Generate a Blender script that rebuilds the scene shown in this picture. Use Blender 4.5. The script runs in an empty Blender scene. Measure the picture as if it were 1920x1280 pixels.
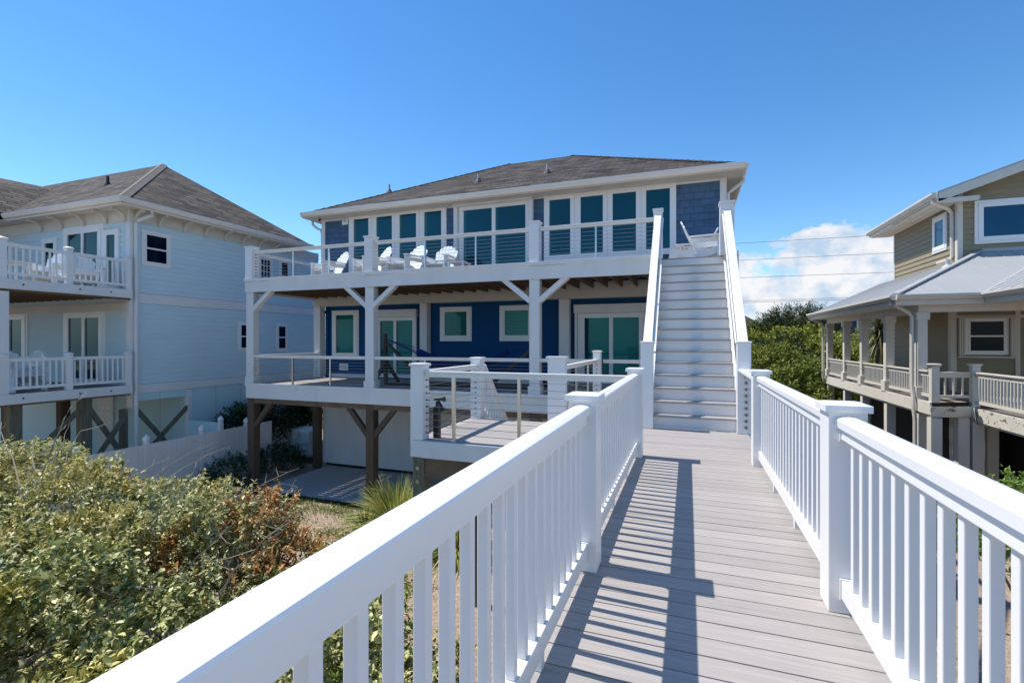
import bpy, bmesh, math, random
import numpy as np
from mathutils import Vector, Matrix

R = math.radians
scene = bpy.context.scene
COL = scene.collection
ORIG = {}

# ------------------------------------------------------------------ materials
def nt(name):
    m = bpy.data.materials.new(name); m.use_nodes = True
    t = m.node_tree; t.nodes.clear()
    out = t.nodes.new('ShaderNodeOutputMaterial')
    p = t.nodes.new('ShaderNodeBsdfPrincipled')
    t.links.new(p.outputs[0], out.inputs[0])
    return m, t, p, out

def mult(t, a, b, fac=1.0, mode='MULTIPLY'):
    n = t.nodes.new('ShaderNodeMix'); n.data_type = 'RGBA'; n.blend_type = mode
    n.inputs[0].default_value = fac
    for sock, v in ((6, a), (7, b)):
        if hasattr(v, 'links') or hasattr(v, 'is_linked'): t.links.new(v, n.inputs[sock])
        else: n.inputs[sock].default_value = (*v, 1)
    return n.outputs[2]

def noise(t, coord, scale, detail=5, stretch=(1, 1, 1), rough=.55):
    mp = t.nodes.new('ShaderNodeMapping'); mp.inputs['Scale'].default_value = stretch
    t.links.new(coord, mp.inputs[0])
    n = t.nodes.new('ShaderNodeTexNoise'); n.inputs['Scale'].default_value = scale
    n.inputs['Detail'].default_value = detail; n.inputs['Roughness'].default_value = rough
    t.links.new(mp.outputs[0], n.inputs['Vector'])
    return n.outputs['Fac']

def ramp(t, fac, stops):
    r = t.nodes.new('ShaderNodeValToRGB'); e = r.color_ramp.elements
    while len(e) < len(stops): e.new(.5)
    for k, (p, c) in enumerate(stops):
        e[k].position = p; e[k].color = (*c, 1) if len(c) == 3 else c
    t.links.new(fac, r.inputs[0]); return r.outputs[0]

def grey(a): return (a, a, a)

def bumpn(t, p, h, strength=.3, dist=.01):
    b = t.nodes.new('ShaderNodeBump'); b.inputs['Strength'].default_value = strength
    b.inputs['Distance'].default_value = dist
    t.links.new(h, b.inputs['Height']); t.links.new(b.outputs[0], p.inputs['Normal'])

def mat(name, base, rough=.5, var=.1, scale=2., stretch=(1, 1, 1), bump=0, bscale=40., bdist=.004,
        island=0, spec=.5, metal=0, dirt=None, dscale=1.2, dlo=.55, dhi=.75, ior=None):
    m, t, p, out = nt(name)
    tc = t.nodes.new('ShaderNodeTexCoord')
    c = ramp(t, noise(t, tc.outputs['Object'], scale, 6, stretch), [(.25, grey(1 - var)), (.75, grey(1.0))])
    col = mult(t, base, c)
    if island:
        g = t.nodes.new('ShaderNodeNewGeometry')
        col = mult(t, col, ramp(t, g.outputs['Random Per Island'], [(0, grey(1 - island)), (1, grey(1.0))]))
    if dirt:
        f = ramp(t, noise(t, tc.outputs['Object'], dscale, 8, stretch, .65), [(dlo, grey(0)), (dhi, grey(1))])
        n = t.nodes.new('ShaderNodeMix'); n.data_type = 'RGBA'
        t.links.new(f, n.inputs[0]); t.links.new(col, n.inputs[6]); n.inputs[7].default_value = (*dirt, 1)
        col = n.outputs[2]
    t.links.new(col, p.inputs['Base Color'])
    p.inputs['Roughness'].default_value = rough
    p.inputs['Specular IOR Level'].default_value = spec
    p.inputs['Metallic'].default_value = metal
    if ior: p.inputs['IOR'].default_value = ior
    if bump: bumpn(t, p, noise(t, tc.outputs['Object'], bscale, 4, stretch), bump, bdist)
    return m

def brick_mat(name, c1, c2, mortar, bw, rh, msize=.006, rough=.85, bump=.6, bdist=.01, var=.35, nscale=3, tint=None, streak=(1, 2.2, 1)):
    m, t, p, out = nt(name)
    uv = t.nodes.new('ShaderNodeTexCoord')
    b = t.nodes.new('ShaderNodeTexBrick')
    b.inputs['Scale'].default_value = 1; b.inputs['Brick Width'].default_value = bw
    b.inputs['Row Height'].default_value = rh; b.inputs['Mortar Size'].default_value = msize
    b.inputs['Color1'].default_value = (*c1, 1); b.inputs['Color2'].default_value = (*c2, 1)
    b.inputs['Mortar'].default_value = (*mortar, 1); b.offset = .41; b.inputs['Bias'].default_value = 0
    t.links.new(uv.outputs['UV'], b.inputs['Vector'])
    n1 = noise(t, uv.outputs['UV'], nscale, 6, streak, .75)
    col = mult(t, b.outputs['Color'], ramp(t, n1, [(.34, grey(1 - var)), (.64, grey(1.0))]))
    n2 = noise(t, uv.outputs['UV'], 60, 3)
    col = mult(t, col, ramp(t, n2, [(.3, grey(.72)), (.7, grey(1.0))]))
    if tint:
        n3 = noise(t, uv.outputs['UV'], .35, 5)
        f = ramp(t, n3, [(.45, grey(0)), (.7, grey(.6))])
        x = t.nodes.new('ShaderNodeMix'); x.data_type = 'RGBA'
        t.links.new(f, x.inputs[0]); t.links.new(col, x.inputs[6]); x.inputs[7].default_value = (*tint, 1); col = x.outputs[2]
    t.links.new(col, p.inputs['Base Color']); p.inputs['Roughness'].default_value = rough; p.inputs['Specular IOR Level'].default_value = .15
    # each course steps down towards its lower edge
    sep = t.nodes.new('ShaderNodeSeparateXYZ'); t.links.new(uv.outputs['UV'], sep.inputs[0])
    fr = t.nodes.new('ShaderNodeMath'); fr.operation = 'MODULO'; t.links.new(sep.outputs[1], fr.inputs[0]); fr.inputs[1].default_value = rh
    a = t.nodes.new('ShaderNodeMath'); a.operation = 'MULTIPLY_ADD'
    t.links.new(fr.outputs[0], a.inputs[0]); a.inputs[1].default_value = -1 / rh
    inv = t.nodes.new('ShaderNodeMath'); inv.operation = 'SUBTRACT'; inv.inputs[0].default_value = 1; t.links.new(b.outputs['Fac'], inv.inputs[1])
    t.links.new(inv.outputs[0], a.inputs[2])
    bumpn(t, p, a.outputs[0], bump, bdist)
    return m

def leaf_mat(name, stops, trans=.25, rough=.45, spec=.4, patch=None, pscale=.9):
    m, t, p, out = nt(name)
    g = t.nodes.new('ShaderNodeNewGeometry')
    col = ramp(t, g.outputs['Random Per Island'], stops)
    if patch:
        tc = t.nodes.new('ShaderNodeTexCoord')
        f = ramp(t, noise(t, tc.outputs['Object'], pscale, 3), [(.45, grey(0)), (.62, grey(1))])
        x = t.nodes.new('ShaderNodeMix'); x.data_type = 'RGBA'; t.links.new(f, x.inputs[0])
        t.links.new(col, x.inputs[6]); t.links.new(mult(t, col, patch), x.inputs[7]); col = x.outputs[2]
    t.links.new(col, p.inputs['Base Color']); p.inputs['Roughness'].default_value = rough
    p.inputs['Specular IOR Level'].default_value = spec
    tr = t.nodes.new('ShaderNodeBsdfTranslucent'); t.links.new(col, tr.inputs[0])
    mx = t.nodes.new('ShaderNodeMixShader'); mx.inputs[0].default_value = trans
    t.links.new(p.outputs[0], mx.inputs[1]); t.links.new(tr.outputs[0], mx.inputs[2])
    t.links.new(mx.outputs[0], out.inputs[0])
    return m

def glass_mat(name, base, ior=1.9, rough=.02):
    m, t, p, out = nt(name)
    tc = t.nodes.new('ShaderNodeTexCoord')
    c = ramp(t, noise(t, tc.outputs['Object'], .45, 2), [(.35, grey(.75)), (.65, grey(1.1))])
    t.links.new(mult(t, base, c), p.inputs['Base Color'])
    p.inputs['Roughness'].default_value = rough; p.inputs['IOR'].default_value = ior
    p.inputs['Specular Tint'].default_value = (.35, .8, .85, 1)
    bumpn(t, p, noise(t, tc.outputs['Object'], .8, 1), .05, .02)
    return m

M = {}
M['white'] = mat('white_vinyl', (.83, .808, .78), .34, .06, 1.5, bump=.06, bscale=14, bdist=.003, dirt=(.66, .63, .58), dscale=2.1, dlo=.62, dhi=1.0)
M['gutter'] = mat('bounce_warm_gutter', (.80, .745, .66), .5, .06, 2)  # white gutter with warm bounce light put into its colour
M['trim'] = mat('white_trim_board', (.77, .75, .72), .5, .1, 2.2, (1, 1, .4), dirt=(.5, .47, .41), dscale=2.5, dlo=.62, dhi=.95)
M['cream'] = mat('cream_soffit', (.66, .62, .54), .6, .1, 2)
M['oldwhite'] = mat('weathered_white_paint', (.66, .61, .525), .6, .14, 3, (1, 1, .5), dirt=(.36, .31, .25), dscale=3.2, dlo=.66, dhi=.78)
M['peel'] = mat('peeling_white_paint', (.64, .595, .51), .65, .15, 3, (.5, 1, 1.3), dirt=(.15, .12, .09), dscale=4.5, dlo=.55, dhi=.59)
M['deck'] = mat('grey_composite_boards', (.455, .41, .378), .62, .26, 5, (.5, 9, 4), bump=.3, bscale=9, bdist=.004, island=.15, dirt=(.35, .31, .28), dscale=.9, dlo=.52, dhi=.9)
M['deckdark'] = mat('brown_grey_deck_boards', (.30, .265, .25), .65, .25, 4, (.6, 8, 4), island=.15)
M['treadm'] = mat('grey_step_boards', (.42, .39, .37), .6, .2, 5, (.5, 9, 4), island=.1)
M['timber'] = mat('treated_timber', (.20, .13, .075), .8, .45, 3, (1, 6, 1), bump=.3, bscale=12)
M['pile'] = mat('greenish_timber_pile', (.205, .19, .125), .85, .5, 5, (5, 5, .5), bump=.6, bscale=9, bdist=.01, dirt=(.10, .075, .05), dscale=1.6, dlo=.5, dhi=.7)
M['pilebrown'] = mat('brown_timber_pile', (.145, .095, .06), .85, .5, 5, (5, 5, .5), bump=.6, bscale=9, bdist=.01, dirt=(.09, .06, .042), dscale=1.6)
M['shingle'] = brick_mat('blue_cedar_shingles', (.115, .205, .325), (.085, .16, .265), (.06, .115, .20), .25, .185, .005, .8, .6, .012, .25, 2)
M['bluewall'] = mat('deep_blue_clapboard', (.005, .07, .195), .6, .18, 2, (1, 1, 4), spec=.12)
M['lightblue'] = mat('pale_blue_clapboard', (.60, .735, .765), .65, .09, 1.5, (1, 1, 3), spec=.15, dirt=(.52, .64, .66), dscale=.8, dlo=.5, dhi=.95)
M['lightbluepanel'] = mat('pale_blue_panel', (.54, .73, .75), .6, .08, 1.2)  # pale blue for ground floor panels, gate fence and distant wall
M['tan'] = mat('tan_clapboard', (.30, .245, .15), .65, .16, 2, (1, 1, 5), dirt=(.25, .21, .14), dscale=1.4, dlo=.5, dhi=.8)
M['navy'] = mat('navy_siding', (.03, .05, .12), .6, .1, 2)
M['roof'] = brick_mat('brown_asphalt_shingles', (.20, .162, .137), (.038, .033, .031), (.03, .026, .024), .46, .21, .018, .9, 1.0, .02, .6, 1.1, tint=(.085, .068, .056), streak=(1, 4, 1))
M['roofgrey'] = brick_mat('grey_brown_asphalt_shingles', (.215, .178, .148), (.055, .048, .044), (.035, .031, .028), .46, .20, .018, .9, 1.0, .02, .5, 1.3, tint=(.11, .09, .072), streak=(1, 4, 1))
M['ridge'] = mat('ridge_cap_shingles', (.23, .195, .165), .9, .4, 6)
M['metalroof'] = mat('pale_standing_seam_metal', (.395, .40, .395), .5, .08, .8, spec=.6, dirt=(.33, .33, .32), dscale=.7)
M['steel'] = mat('stainless_steel', (.62, .6, .57), .28, .05, 3, metal=1)
M['fitting'] = mat('dark_steel_fitting', (.16, .16, .165), .35, .05, 3, metal=.7)
M['cable'] = mat('steel_cable', (.35, .35, .36), .4, .05, 3, metal=.8)
M['glassup'] = glass_mat('dark_teal_glass', (.004, .045, .07), 1.6)
M['glasslow'] = glass_mat('sky_green_glass', (.018, .175, .16), 1.42)  # green base colour carries the reflection of the pale low sky
M['glassdark'] = glass_mat('dark_blue_glass', (.003, .006, .018), 1.28)
M['glassblack'] = mat('dark_interior_glass', (.006, .007, .012), .05, .3, 1.5, spec=.12)
M['glassleft'] = glass_mat('deep_teal_glass', (.006, .045, .05), 1.36)  # dark teal glass for the left house doors
M['curtain'] = glass_mat('curtain_behind_glass', (.03, .12, .13), 1.5)
M['glassblue'] = glass_mat('blue_glass', (.006, .03, .10), 1.65)
M['black'] = mat('black_metal', (.012, .012, .013), .45, .1, 3)
M['void'] = mat('dark_brown_shade', (.011, .008, .007), .9, .3, 2)  # near-black that puts deep shade into the colour
M['concrete'] = mat('patio_concrete', (.50, .455, .425), .85, .14, 1.5, bump=.2, bscale=30, dirt=(.40, .36, .335), dscale=1.0)
M['plastic'] = mat('white_poly_lumber', (.85, .85, .84), .42, .05, 3)
M['genset'] = mat('pale_grey_cabinet', (.66, .67, .63), .5, .08, 3)
M['hammock'] = mat('blue_hammock_cloth', (.008, .03, .20), .8, .2, 9)
M['stand'] = mat('dark_stained_timber', (.075, .055, .042), .7, .4, 5)
M['fence'] = mat('grey_white_vinyl_fence', (.84, .80, .765), .5, .07, 2, (1, 1, .4))
M['bark'] = mat('grey_brown_bark', (.20, .165, .125), .9, .4, 6, (3, 3, .6), bump=.5, bscale=14)
M['twig'] = mat('pale_bare_twig', (.36, .30, .22), .8, .3, 8)
M['duct'] = mat('white_downspout', (.74, .73, .7), .45, .08, 2)
M['pipe'] = mat('grey_vent_pipe', (.5, .5, .5), .5, .1, 3)
M['wire'] = mat('grey_black_wire', (.035, .037, .04), .7, .1, 3)
M['silver'] = leaf_mat('silver_green_leaves', [(0, (.14, .18, .06)), (.3, (.32, .36, .14)), (.65, (.57, .57, .29)), (.88, (.78, .75, .50)), (1, (.70, .64, .28))], .17, .5, .3, (1.1, .92, .6))
M['silverdeep'] = leaf_mat('deep_green_leaves', [(0, (.09, .12, .035)), (.4, (.28, .31, .10)), (.75, (.58, .57, .24)), (1, (.82, .78, .46))], .15, .5, .3, (1.15, 1.0, .62))
M['dead'] = leaf_mat('dead_brown_leaves', [(0, (.22, .09, .032)), (.35, (.45, .20, .065)), (.7, (.58, .32, .12)), (1, (.66, .54, .26))], .25, .6, .2)
M['green'] = leaf_mat('fresh_green_leaves', [(0, (.08, .15, .02)), (.5, (.19, .29, .04)), (1, (.36, .42, .10))], .3, .45, .4)
M['wood1'] = leaf_mat('yellow_green_tree_leaves', [(0, (.09, .125, .015)), (.5, (.26, .29, .035)), (1, (.50, .48, .11))], .25, .55, .3, (.75, .85, .8), .5)
M['wood2'] = leaf_mat('mid_green_tree_leaves', [(0, (.05, .085, .012)), (.5, (.15, .20, .03)), (1, (.32, .35, .08))], .22, .55, .3, (1.25, 1.1, .9), .5)
M['darkneedle'] = leaf_mat('dark_evergreen_needles', [(0, (.014, .028, .010)), (.6, (.035, .058, .018)), (1, (.085, .11, .035))], .12, .6, .25)
M['hedge'] = leaf_mat('dark_hedge_leaves', [(0, (.008, .03, .008)), (.6, (.022, .065, .014)), (1, (.06, .13, .03))], .2, .4, .5)
M['straw'] = leaf_mat('straw_green_grass_blades', [(0, (.14, .2, .03)), (.5, (.34, .38, .08)), (1, (.68, .58, .28))], .25, .5, .3)
M['yucca'] = leaf_mat('dark_green_yucca_blades', [(0, (.02, .055, .015)), (.7, (.05, .11, .03)), (1, (.12, .19, .06))], .15, .4, .5)
M['palm'] = leaf_mat('olive_tan_palm_blades', [(0, (.05, .065, .02)), (.45, (.12, .13, .045)), (1, (.30, .25, .13))], .2, .5, .4)
M['weed'] = leaf_mat('bright_weed_leaves', [(0, (.10, .16, .02)), (.6, (.2, .26, .05)), (1, (.34, .34, .12))], .3, .5, .3)

# ------------------------------------------------------------------ mesh helper
class MB:
    def __init__(s): s.v = []; s.f = []
    def poly(s, pts):
        k = len(s.v); s.v += [tuple(p) for p in pts]; s.f.append(tuple(range(k, k + len(pts)))); return s
    def hexa(s, p):       # p: bottom 4 (ccw from above), top 4
        k = len(s.v); s.v += [tuple(q) for q in p]
        for f in ((3, 2, 1, 0), (4, 5, 6, 7), (0, 1, 5, 4), (1, 2, 6, 5), (2, 3, 7, 6), (3, 0, 4, 7)):
            s.f.append(tuple(k + i for i in f))
        return s
    def box(s, x0, x1, y0, y1, z0, z1):
        x0, x1 = sorted((x0, x1)); y0, y1 = sorted((y0, y1)); z0, z1 = sorted((z0, z1))
        return s.hexa([(x0, y0, z0), (x1, y0, z0), (x1, y1, z0), (x0, y1, z0), (x0, y0, z1), (x1, y0, z1), (x1, y1, z1), (x0, y1, z1)])
    def frustum(s, cx, cy, z0, z1, w0, w1):
        a, b = w0 / 2, w1 / 2
        return s.hexa([(cx - a, cy - a, z0), (cx + a, cy - a, z0), (cx + a, cy + a, z0), (cx - a, cy + a, z0),
                       (cx - b, cy - b, z1), (cx + b, cy - b, z1), (cx + b, cy + b, z1), (cx - b, cy + b, z1)])
    def bar(s, p0, p1, w, h, up=(0, 0, 1)):   # rectangular bar: w sideways, h along 'up'
        p0, p1 = Vector(p0), Vector(p1); d = (p1 - p0).normalized(); u = Vector(up)
        sd = d.cross(u).normalized(); u = sd.cross(d).normalized()
        a, b = sd * w / 2, u * h / 2
        return s.hexa([p0 - a - b, p0 + a - b, p1 + a - b, p1 - a - b, p0 - a + b, p0 + a + b, p1 + a + b, p1 - a + b])
    def prism(s, prof, p0, p1, up=(0, 0, 1)):  # profile (side, up) swept from p0 to p1
        p0, p1 = Vector(p0), Vector(p1); d = (p1 - p0).normalized(); u = Vector(up)
        sd = d.cross(u).normalized(); u = sd.cross(d).normalized(); n = len(prof); k = len(s.v)
        for p in (p0, p1): s.v += [tuple(p + sd * a + u * b) for a, b in prof]
        for i in range(n): j = (i + 1) % n; s.f.append((k + i, k + j, k + n + j, k + n + i))
        s.f.append(tuple(k + i for i in reversed(range(n)))); s.f.append(tuple(k + n + i for i in range(n)))
        return s
    def tube(s, pts, r, n=8, caps=True):
        pts = [Vector(p) for p in pts]; rs = r if isinstance(r, (list, tuple)) else [r] * len(pts); k = len(s.v)
        ref = Vector((0.123, .456, .88)).normalized()
        for i, p in enumerate(pts):
            d = (pts[min(i + 1, len(pts) - 1)] - pts[max(i - 1, 0)]).normalized()
            a = d.cross(ref).normalized(); b = d.cross(a)
            s.v += [tuple(p + (a * math.cos(2 * math.pi * q / n) + b * math.sin(2 * math.pi * q / n)) * rs[i]) for q in range(n)]
        for i in range(len(pts) - 1):
            for q in range(n):
                w = (q + 1) % n; s.f.append((k + i * n + q, k + i * n + w, k + (i + 1) * n + w, k + (i + 1) * n + q))
        if caps:
            s.f.append(tuple(k + q for q in reversed(range(n)))); s.f.append(tuple(k + (len(pts) - 1) * n + q for q in range(n)))
        return s
    def lathe(s, c, prof, n=12):
        k = len(s.v)
        for r, z in prof: s.v += [(c[0] + r * math.cos(2 * math.pi * q / n), c[1] + r * math.sin(2 * math.pi * q / n), c[2] + z) for q in range(n)]
        for i in range(len(prof) - 1):
            for q in range(n):
                w = (q + 1) % n; s.f.append((k + i * n + q, k + i * n + w, k + (i + 1) * n + w, k + (i + 1) * n + q))
        s.f.append(tuple(k + q for q in reversed(range(n)))); s.f.append(tuple(k + (len(prof) - 1) * n + q for q in range(n)))
        return s
    def extrude(s, pts, d):   # flat outline (3-D points) extruded by vector d
        k = len(s.v); n = len(pts); d = Vector(d)
        s.v += [tuple(p) for p in pts] + [tuple(Vector(p) + d) for p in pts]
        for i in range(n): j = (i + 1) % n; s.f.append((k + i, k + j, k + n + j, k + n + i))
        s.f.append(tuple(k + i for i in reversed(range(n)))); s.f.append(tuple(k + n + i for i in range(n)))
        return s

def auto_uv(me):
    n = len(me.loops)
    if not n: return
    uvl = me.uv_layers.new(name='UVMap'); uv = np.empty((n, 2), 'f')
    for p in me.polygons:
        nn = p.normal
        if abs(nn.z) > .995: t = Vector((1, 0, 0)); b = Vector((0, 1, 0))
        else:
            t = Vector((0, 0, 1)).cross(nn).normalized(); b = nn.cross(t).normalized()
        for li in p.loop_indices:
            q = me.vertices[me.loops[li].vertex_index].co; uv[li] = (q.dot(t), q.dot(b))
    uvl.data.foreach_set('uv', uv.ravel())

def build(mb, name, m, parent=None, origin=(0, 0, 0), bevel=0, smooth=False, fixn=True, sharp=38):
    me = bpy.data.meshes.new(name)
    ox, oy, oz = ORIG.get(parent.name, (0, 0, 0)) if parent else origin
    me.from_pydata([(x - ox, y - oy, z - oz) for x, y, z in mb.v], [], mb.f)
    if fixn or bevel:
        bm = bmesh.new(); bm.from_mesh(me)
        bmesh.ops.recalc_face_normals(bm, faces=bm.faces)
        if bevel:
            es = [e for e in bm.edges if len(e.link_faces) == 2 and e.calc_face_angle(0) > .5]
            bmesh.ops.bevel(bm, geom=es, offset=bevel, segments=2, profile=.5, affect='EDGES', clamp_overlap=True)
        bm.to_mesh(me); bm.free()
    if smooth:
        me.polygons.foreach_set('use_smooth', [True] * len(me.polygons))
    me.materials.append(m); auto_uv(me)
    o = bpy.data.objects.new(name, me); COL.objects.link(o)
    if parent:
        o.parent = parent; ORIG[o.name] = ORIG.get(parent.name, (0, 0, 0))
    else:
        o.location = origin
    if smooth: me.set_sharp_from_angle(angle=R(sharp))
    return o

def build_each(mb, name, m, parent=None, **kw):   # every box of the builder becomes an object of its own
    for k in range(0, len(mb.v), 8): 
        q = MB(); q.hexa(mb.v[k:k + 8]); build(q, name, m, parent, **kw)

def thing(name, label, cat, loc=(0, 0, 0), group=None):
    o = bpy.data.objects.new(name, None); COL.objects.link(o); o.location = loc
    o.empty_display_size = .2
    o['label'] = label; o['category'] = cat
    if group: o['group'] = group
    ORIG[o.name] = tuple(loc); return o

def tag(o, label, cat, group=None, kind=None):
    o['label'] = label; o['category'] = cat
    if group: o['group'] = group
    if kind: o['kind'] = kind
    return o

def struct(o, kind='structure'):
    o['kind'] = kind; return o

def copy_tree(o, parent=None):
    c = o.copy(); COL.objects.link(c)
    if parent is not None: c.parent = parent
    for ch in list(o.children): copy_tree(ch, c)
    return c

def place(root, loc, rz=0, label=None):
    root.location = loc; root.rotation_euler = (0, 0, rz)
    if label: root['label'] = label
    return root

# a facade: u runs along it, d is the distance it stands out from the plane
class Fac:
    def __init__(s, ax, sg, c): s.ax, s.sg, s.c = ax, sg, c
    def p(s, u, z, d): return (u, s.c + s.sg * d, z) if s.ax == 'Y' else (s.c + s.sg * d, u, z)
    def box(s, mb, u0, u1, z0, z1, d0, d1):
        a = s.p(u0, z0, d0); b = s.p(u1, z1, d1)
        return mb.box(a[0], b[0], a[1], b[1], a[2], b[2])

def window(fac, parent, outer, panes, glass, name='window', fm=None, d=.05, casing=None, gd=.018, grid=None):
    u0, u1, z0, z1 = outer
    fm = fm or M['white']
    mb = MB(); us = sorted(set([p[0] for p in panes])); zs = sorted(set([p[2] for p in panes]))
    zt = max(p[3] for p in panes); zb = min(p[2] for p in panes)
    fac.box(mb, u0, u1, zt, z1, .002, d); fac.box(mb, u0, u1, z0, zb, .002, d)
    cols = sorted(set((p[0], p[1]) for p in panes)); e = [u0] + [q for c in cols for q in c] + [u1]
    for i in range(0, len(e), 2): fac.box(mb, e[i], e[i + 1], zb, zt, .002, d - .003)
    rows = sorted(set((p[2], p[3]) for p in panes))
    for (a, b), (c2, d2) in zip(rows, rows[1:]):
        for cu in cols: fac.box(mb, cu[0], cu[1], b, c2, .002, d - .006)
    if casing:
        cw, cd = casing
        fac.box(mb, u0 - cw, u1 + cw, z1, z1 + cw, .001, cd); fac.box(mb, u0 - cw, u1 + cw, z0 - cw, z0, .001, cd)
        fac.box(mb, u0 - cw, u0, z0, z1, .001, cd - .003); fac.box(mb, u1, u1 + cw, z0, z1, .001, cd - .003)
    w = build(mb, name, fm, parent)
    g = MB()
    for p in panes: fac.box(g, p[0], p[1], p[2], p[3], .004, gd)
    build(g, 'pane', glass, w)
    if grid:
        gm = MB()
        for p in panes:
            for i in range(1, grid[0]): u = p[0] + (p[1] - p[0]) * i / grid[0]; fac.box(gm, u - .01, u + .01, p[2], p[3], gd, gd + .012)
            for i in range(1, grid[1]): z = p[2] + (p[3] - p[2]) * i / grid[1]; fac.box(gm, p[0], p[1], z - .01, z + .01, gd, gd + .010)
        build(gm, 'muntin', fm, w)
    return w

def hung(fac, parent, u0, u1, z0, z1, glass, cas=.09, fm=None, blind=False):
    f = .045
    mid = (z0 + z1) / 2
    return window(fac, parent, (u0, u1, z0, z1), [(u0 + f, u1 - f, z0 + f, mid - .025), (u0 + f, u1 - f, mid + .025, z1 - f)], glass,
                  casing=(cas, .03), d=.045, fm=fm)

def siding(fac, parent, u0, u1, z0, z1, m, name='wall', course=.16, proud=.016):
    mb = MB(); fac.box(mb, u0, u1, z0, z1, -.12, 0)
    n = int(math.ceil((z1 - z0) / course))
    for i in range(n):
        a = z0 + i * course; b = min(a + course, z1)
        q = [fac.p(u0, a, .0005), fac.p(u0, a, proud), fac.p(u0, b, .004), fac.p(u0, b, .0005)]
        e = Vector(fac.p(u1, a, 0)) - Vector(fac.p(u0, a, 0))
        mb.extrude(q, e)
    return build(mb, name, m, parent)

# ------------------------------------------------------------------ foliage
def norm(a): return a / np.maximum(np.linalg.norm(a, axis=1, keepdims=True), 1e-6)

def leaves_mesh(name, P, A, N, L, W, m, parent=None, origin=(0, 0, 0), fold=.18, droop=.12):
    n = len(P); A = norm(A); S = norm(np.cross(A, N)); N = np.cross(S, A)
    L = L[:, None]; W = W[:, None]
    V = np.empty((n, 6, 3))
    V[:, 0] = P
    V[:, 1] = P + A * L * .33 + S * W * .5 + N * W * fold
    V[:, 2] = P + A * L * .70 + S * W * .40 + N * (W * fold - L * droop * .4)
    V[:, 3] = P + A * L - N * L * droop
    V[:, 4] = P + A * L * .70 - S * W * .40 + N * (W * fold - L * droop * .4)
    V[:, 5] = P + A * L * .33 - S * W * .5 + N * W * fold
    o0 = np.array(ORIG.get(parent.name, (0, 0, 0)) if parent else origin)
    V = (V - o0).reshape(-1, 3)
    F = (np.arange(n)[:, None] * 6 + np.array([0, 1, 2, 3, 0, 3, 4, 5])[None]).reshape(-1)
    me = bpy.data.meshes.new(name)
    me.vertices.add(n * 6); me.vertices.foreach_set('co', V.ravel().astype('f'))
    me.loops.add(n * 8); me.loops.foreach_set('vertex_index', F.astype('i'))
    me.polygons.add(n * 2); me.polygons.foreach_set('loop_start', np.arange(0, n * 8, 4).astype('i'))
    me.update(calc_edges=True); me.validate()
    me.materials.append(m)
    o = bpy.data.objects.new(name, me); COL.objects.link(o)
    if parent: o.parent = parent; ORIG[o.name] = tuple(o0)
    else: o.location = origin
    return o

def foliage(name, blobs, per_m2, m, parent, seed, leaf=(.05, .024), twig=.22, nleaf=12, lowcut=-.35, rough=.16, up=.5, inner=.35, hf=3.6, hcut=.5, hang=0, jit=.38):
    rng = np.random.default_rng(seed); TP = []; TD = []
    B = [(np.array(c), np.array(r)) for c, r in blobs]
    for k, (c, r) in enumerate(B):
        area = 2 * math.pi * ((r[0] * r[1] + r[0] * r[2] + r[1] * r[2]) / 3) * (1 - lowcut)
        n = int(area * per_m2)
        d = norm(rng.normal(size=(n * 2, 3))); d = d[d[:, 2] > lowcut][:n]
        ph = rng.uniform(0, 6, 9)
        w = (np.sin(d[:, 0] * 5 + ph[0]) * np.sin(d[:, 1] * 5 + ph[1]) + np.sin(d[:, 2] * 7 + ph[2] + d[:, 0] * 4) * .6 + np.sin(d[:, 0] * 13 + ph[3]) * np.sin(d[:, 1] * 12 + d[:, 2] * 9 + ph[4]) * .6)
        s = 1 + rough * w * .6 + rng.normal(size=len(d)) * rough * .35
        s = np.where(rng.random(len(d)) < inner, s * rng.uniform(.72, .95, len(d)), s)
        p = c + d * r * s[:, None]
        keep = np.ones(len(p), bool)
        for j, (c2, r2) in enumerate(B):
            if j != k: keep &= (((p - c2) / (r2 * .86)) ** 2).sum(1) > 1
        # holes
        hole = np.sin(p[:, 0] * hf + ph[5]) * np.sin(p[:, 1] * hf * 1.06 + ph[6]) * np.sin(p[:, 2] * hf * 1.2 + ph[7])
        keep &= hole < hcut
        p = p[keep]; nn = norm(d[keep] / r)
        TP.append(p); TD.append(norm(nn * .6 + np.array([0, 0, up]) + rng.normal(size=p.shape) * jit))
    TP = np.concatenate(TP); TD = np.concatenate(TD); n = len(TP)
    sc = rng.uniform(.75, 1.3, n)
    t = rng.random((n, nleaf)) ** .8
    P = TP[:, None] + TD[:, None] * (t * twig)[..., None] * sc[:, None, None]
    rad = rng.normal(size=(n, nleaf, 3)); rad /= np.linalg.norm(rad, axis=2, keepdims=True)
    A = TD[:, None] * .55 + rad * .8 - np.array([0, 0, hang])
    Nn = np.array([-.25, 0, 1.0]) * 1.15 + rng.normal(size=(n, nleaf, 3)) * .4 + TD[:, None] * .3
    Ls = leaf[0] * sc[:, None] * rng.uniform(.6, 1.25, (n, nleaf)) * (1.05 - .35 * t)
    Ws = Ls * leaf[1] / leaf[0] * rng.uniform(.85, 1.15, (n, nleaf))
    return leaves_mesh(name, P.reshape(-1, 3), A.reshape(-1, 3), Nn.reshape(-1, 3), Ls.ravel(), Ws.ravel(), m, parent)

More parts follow.
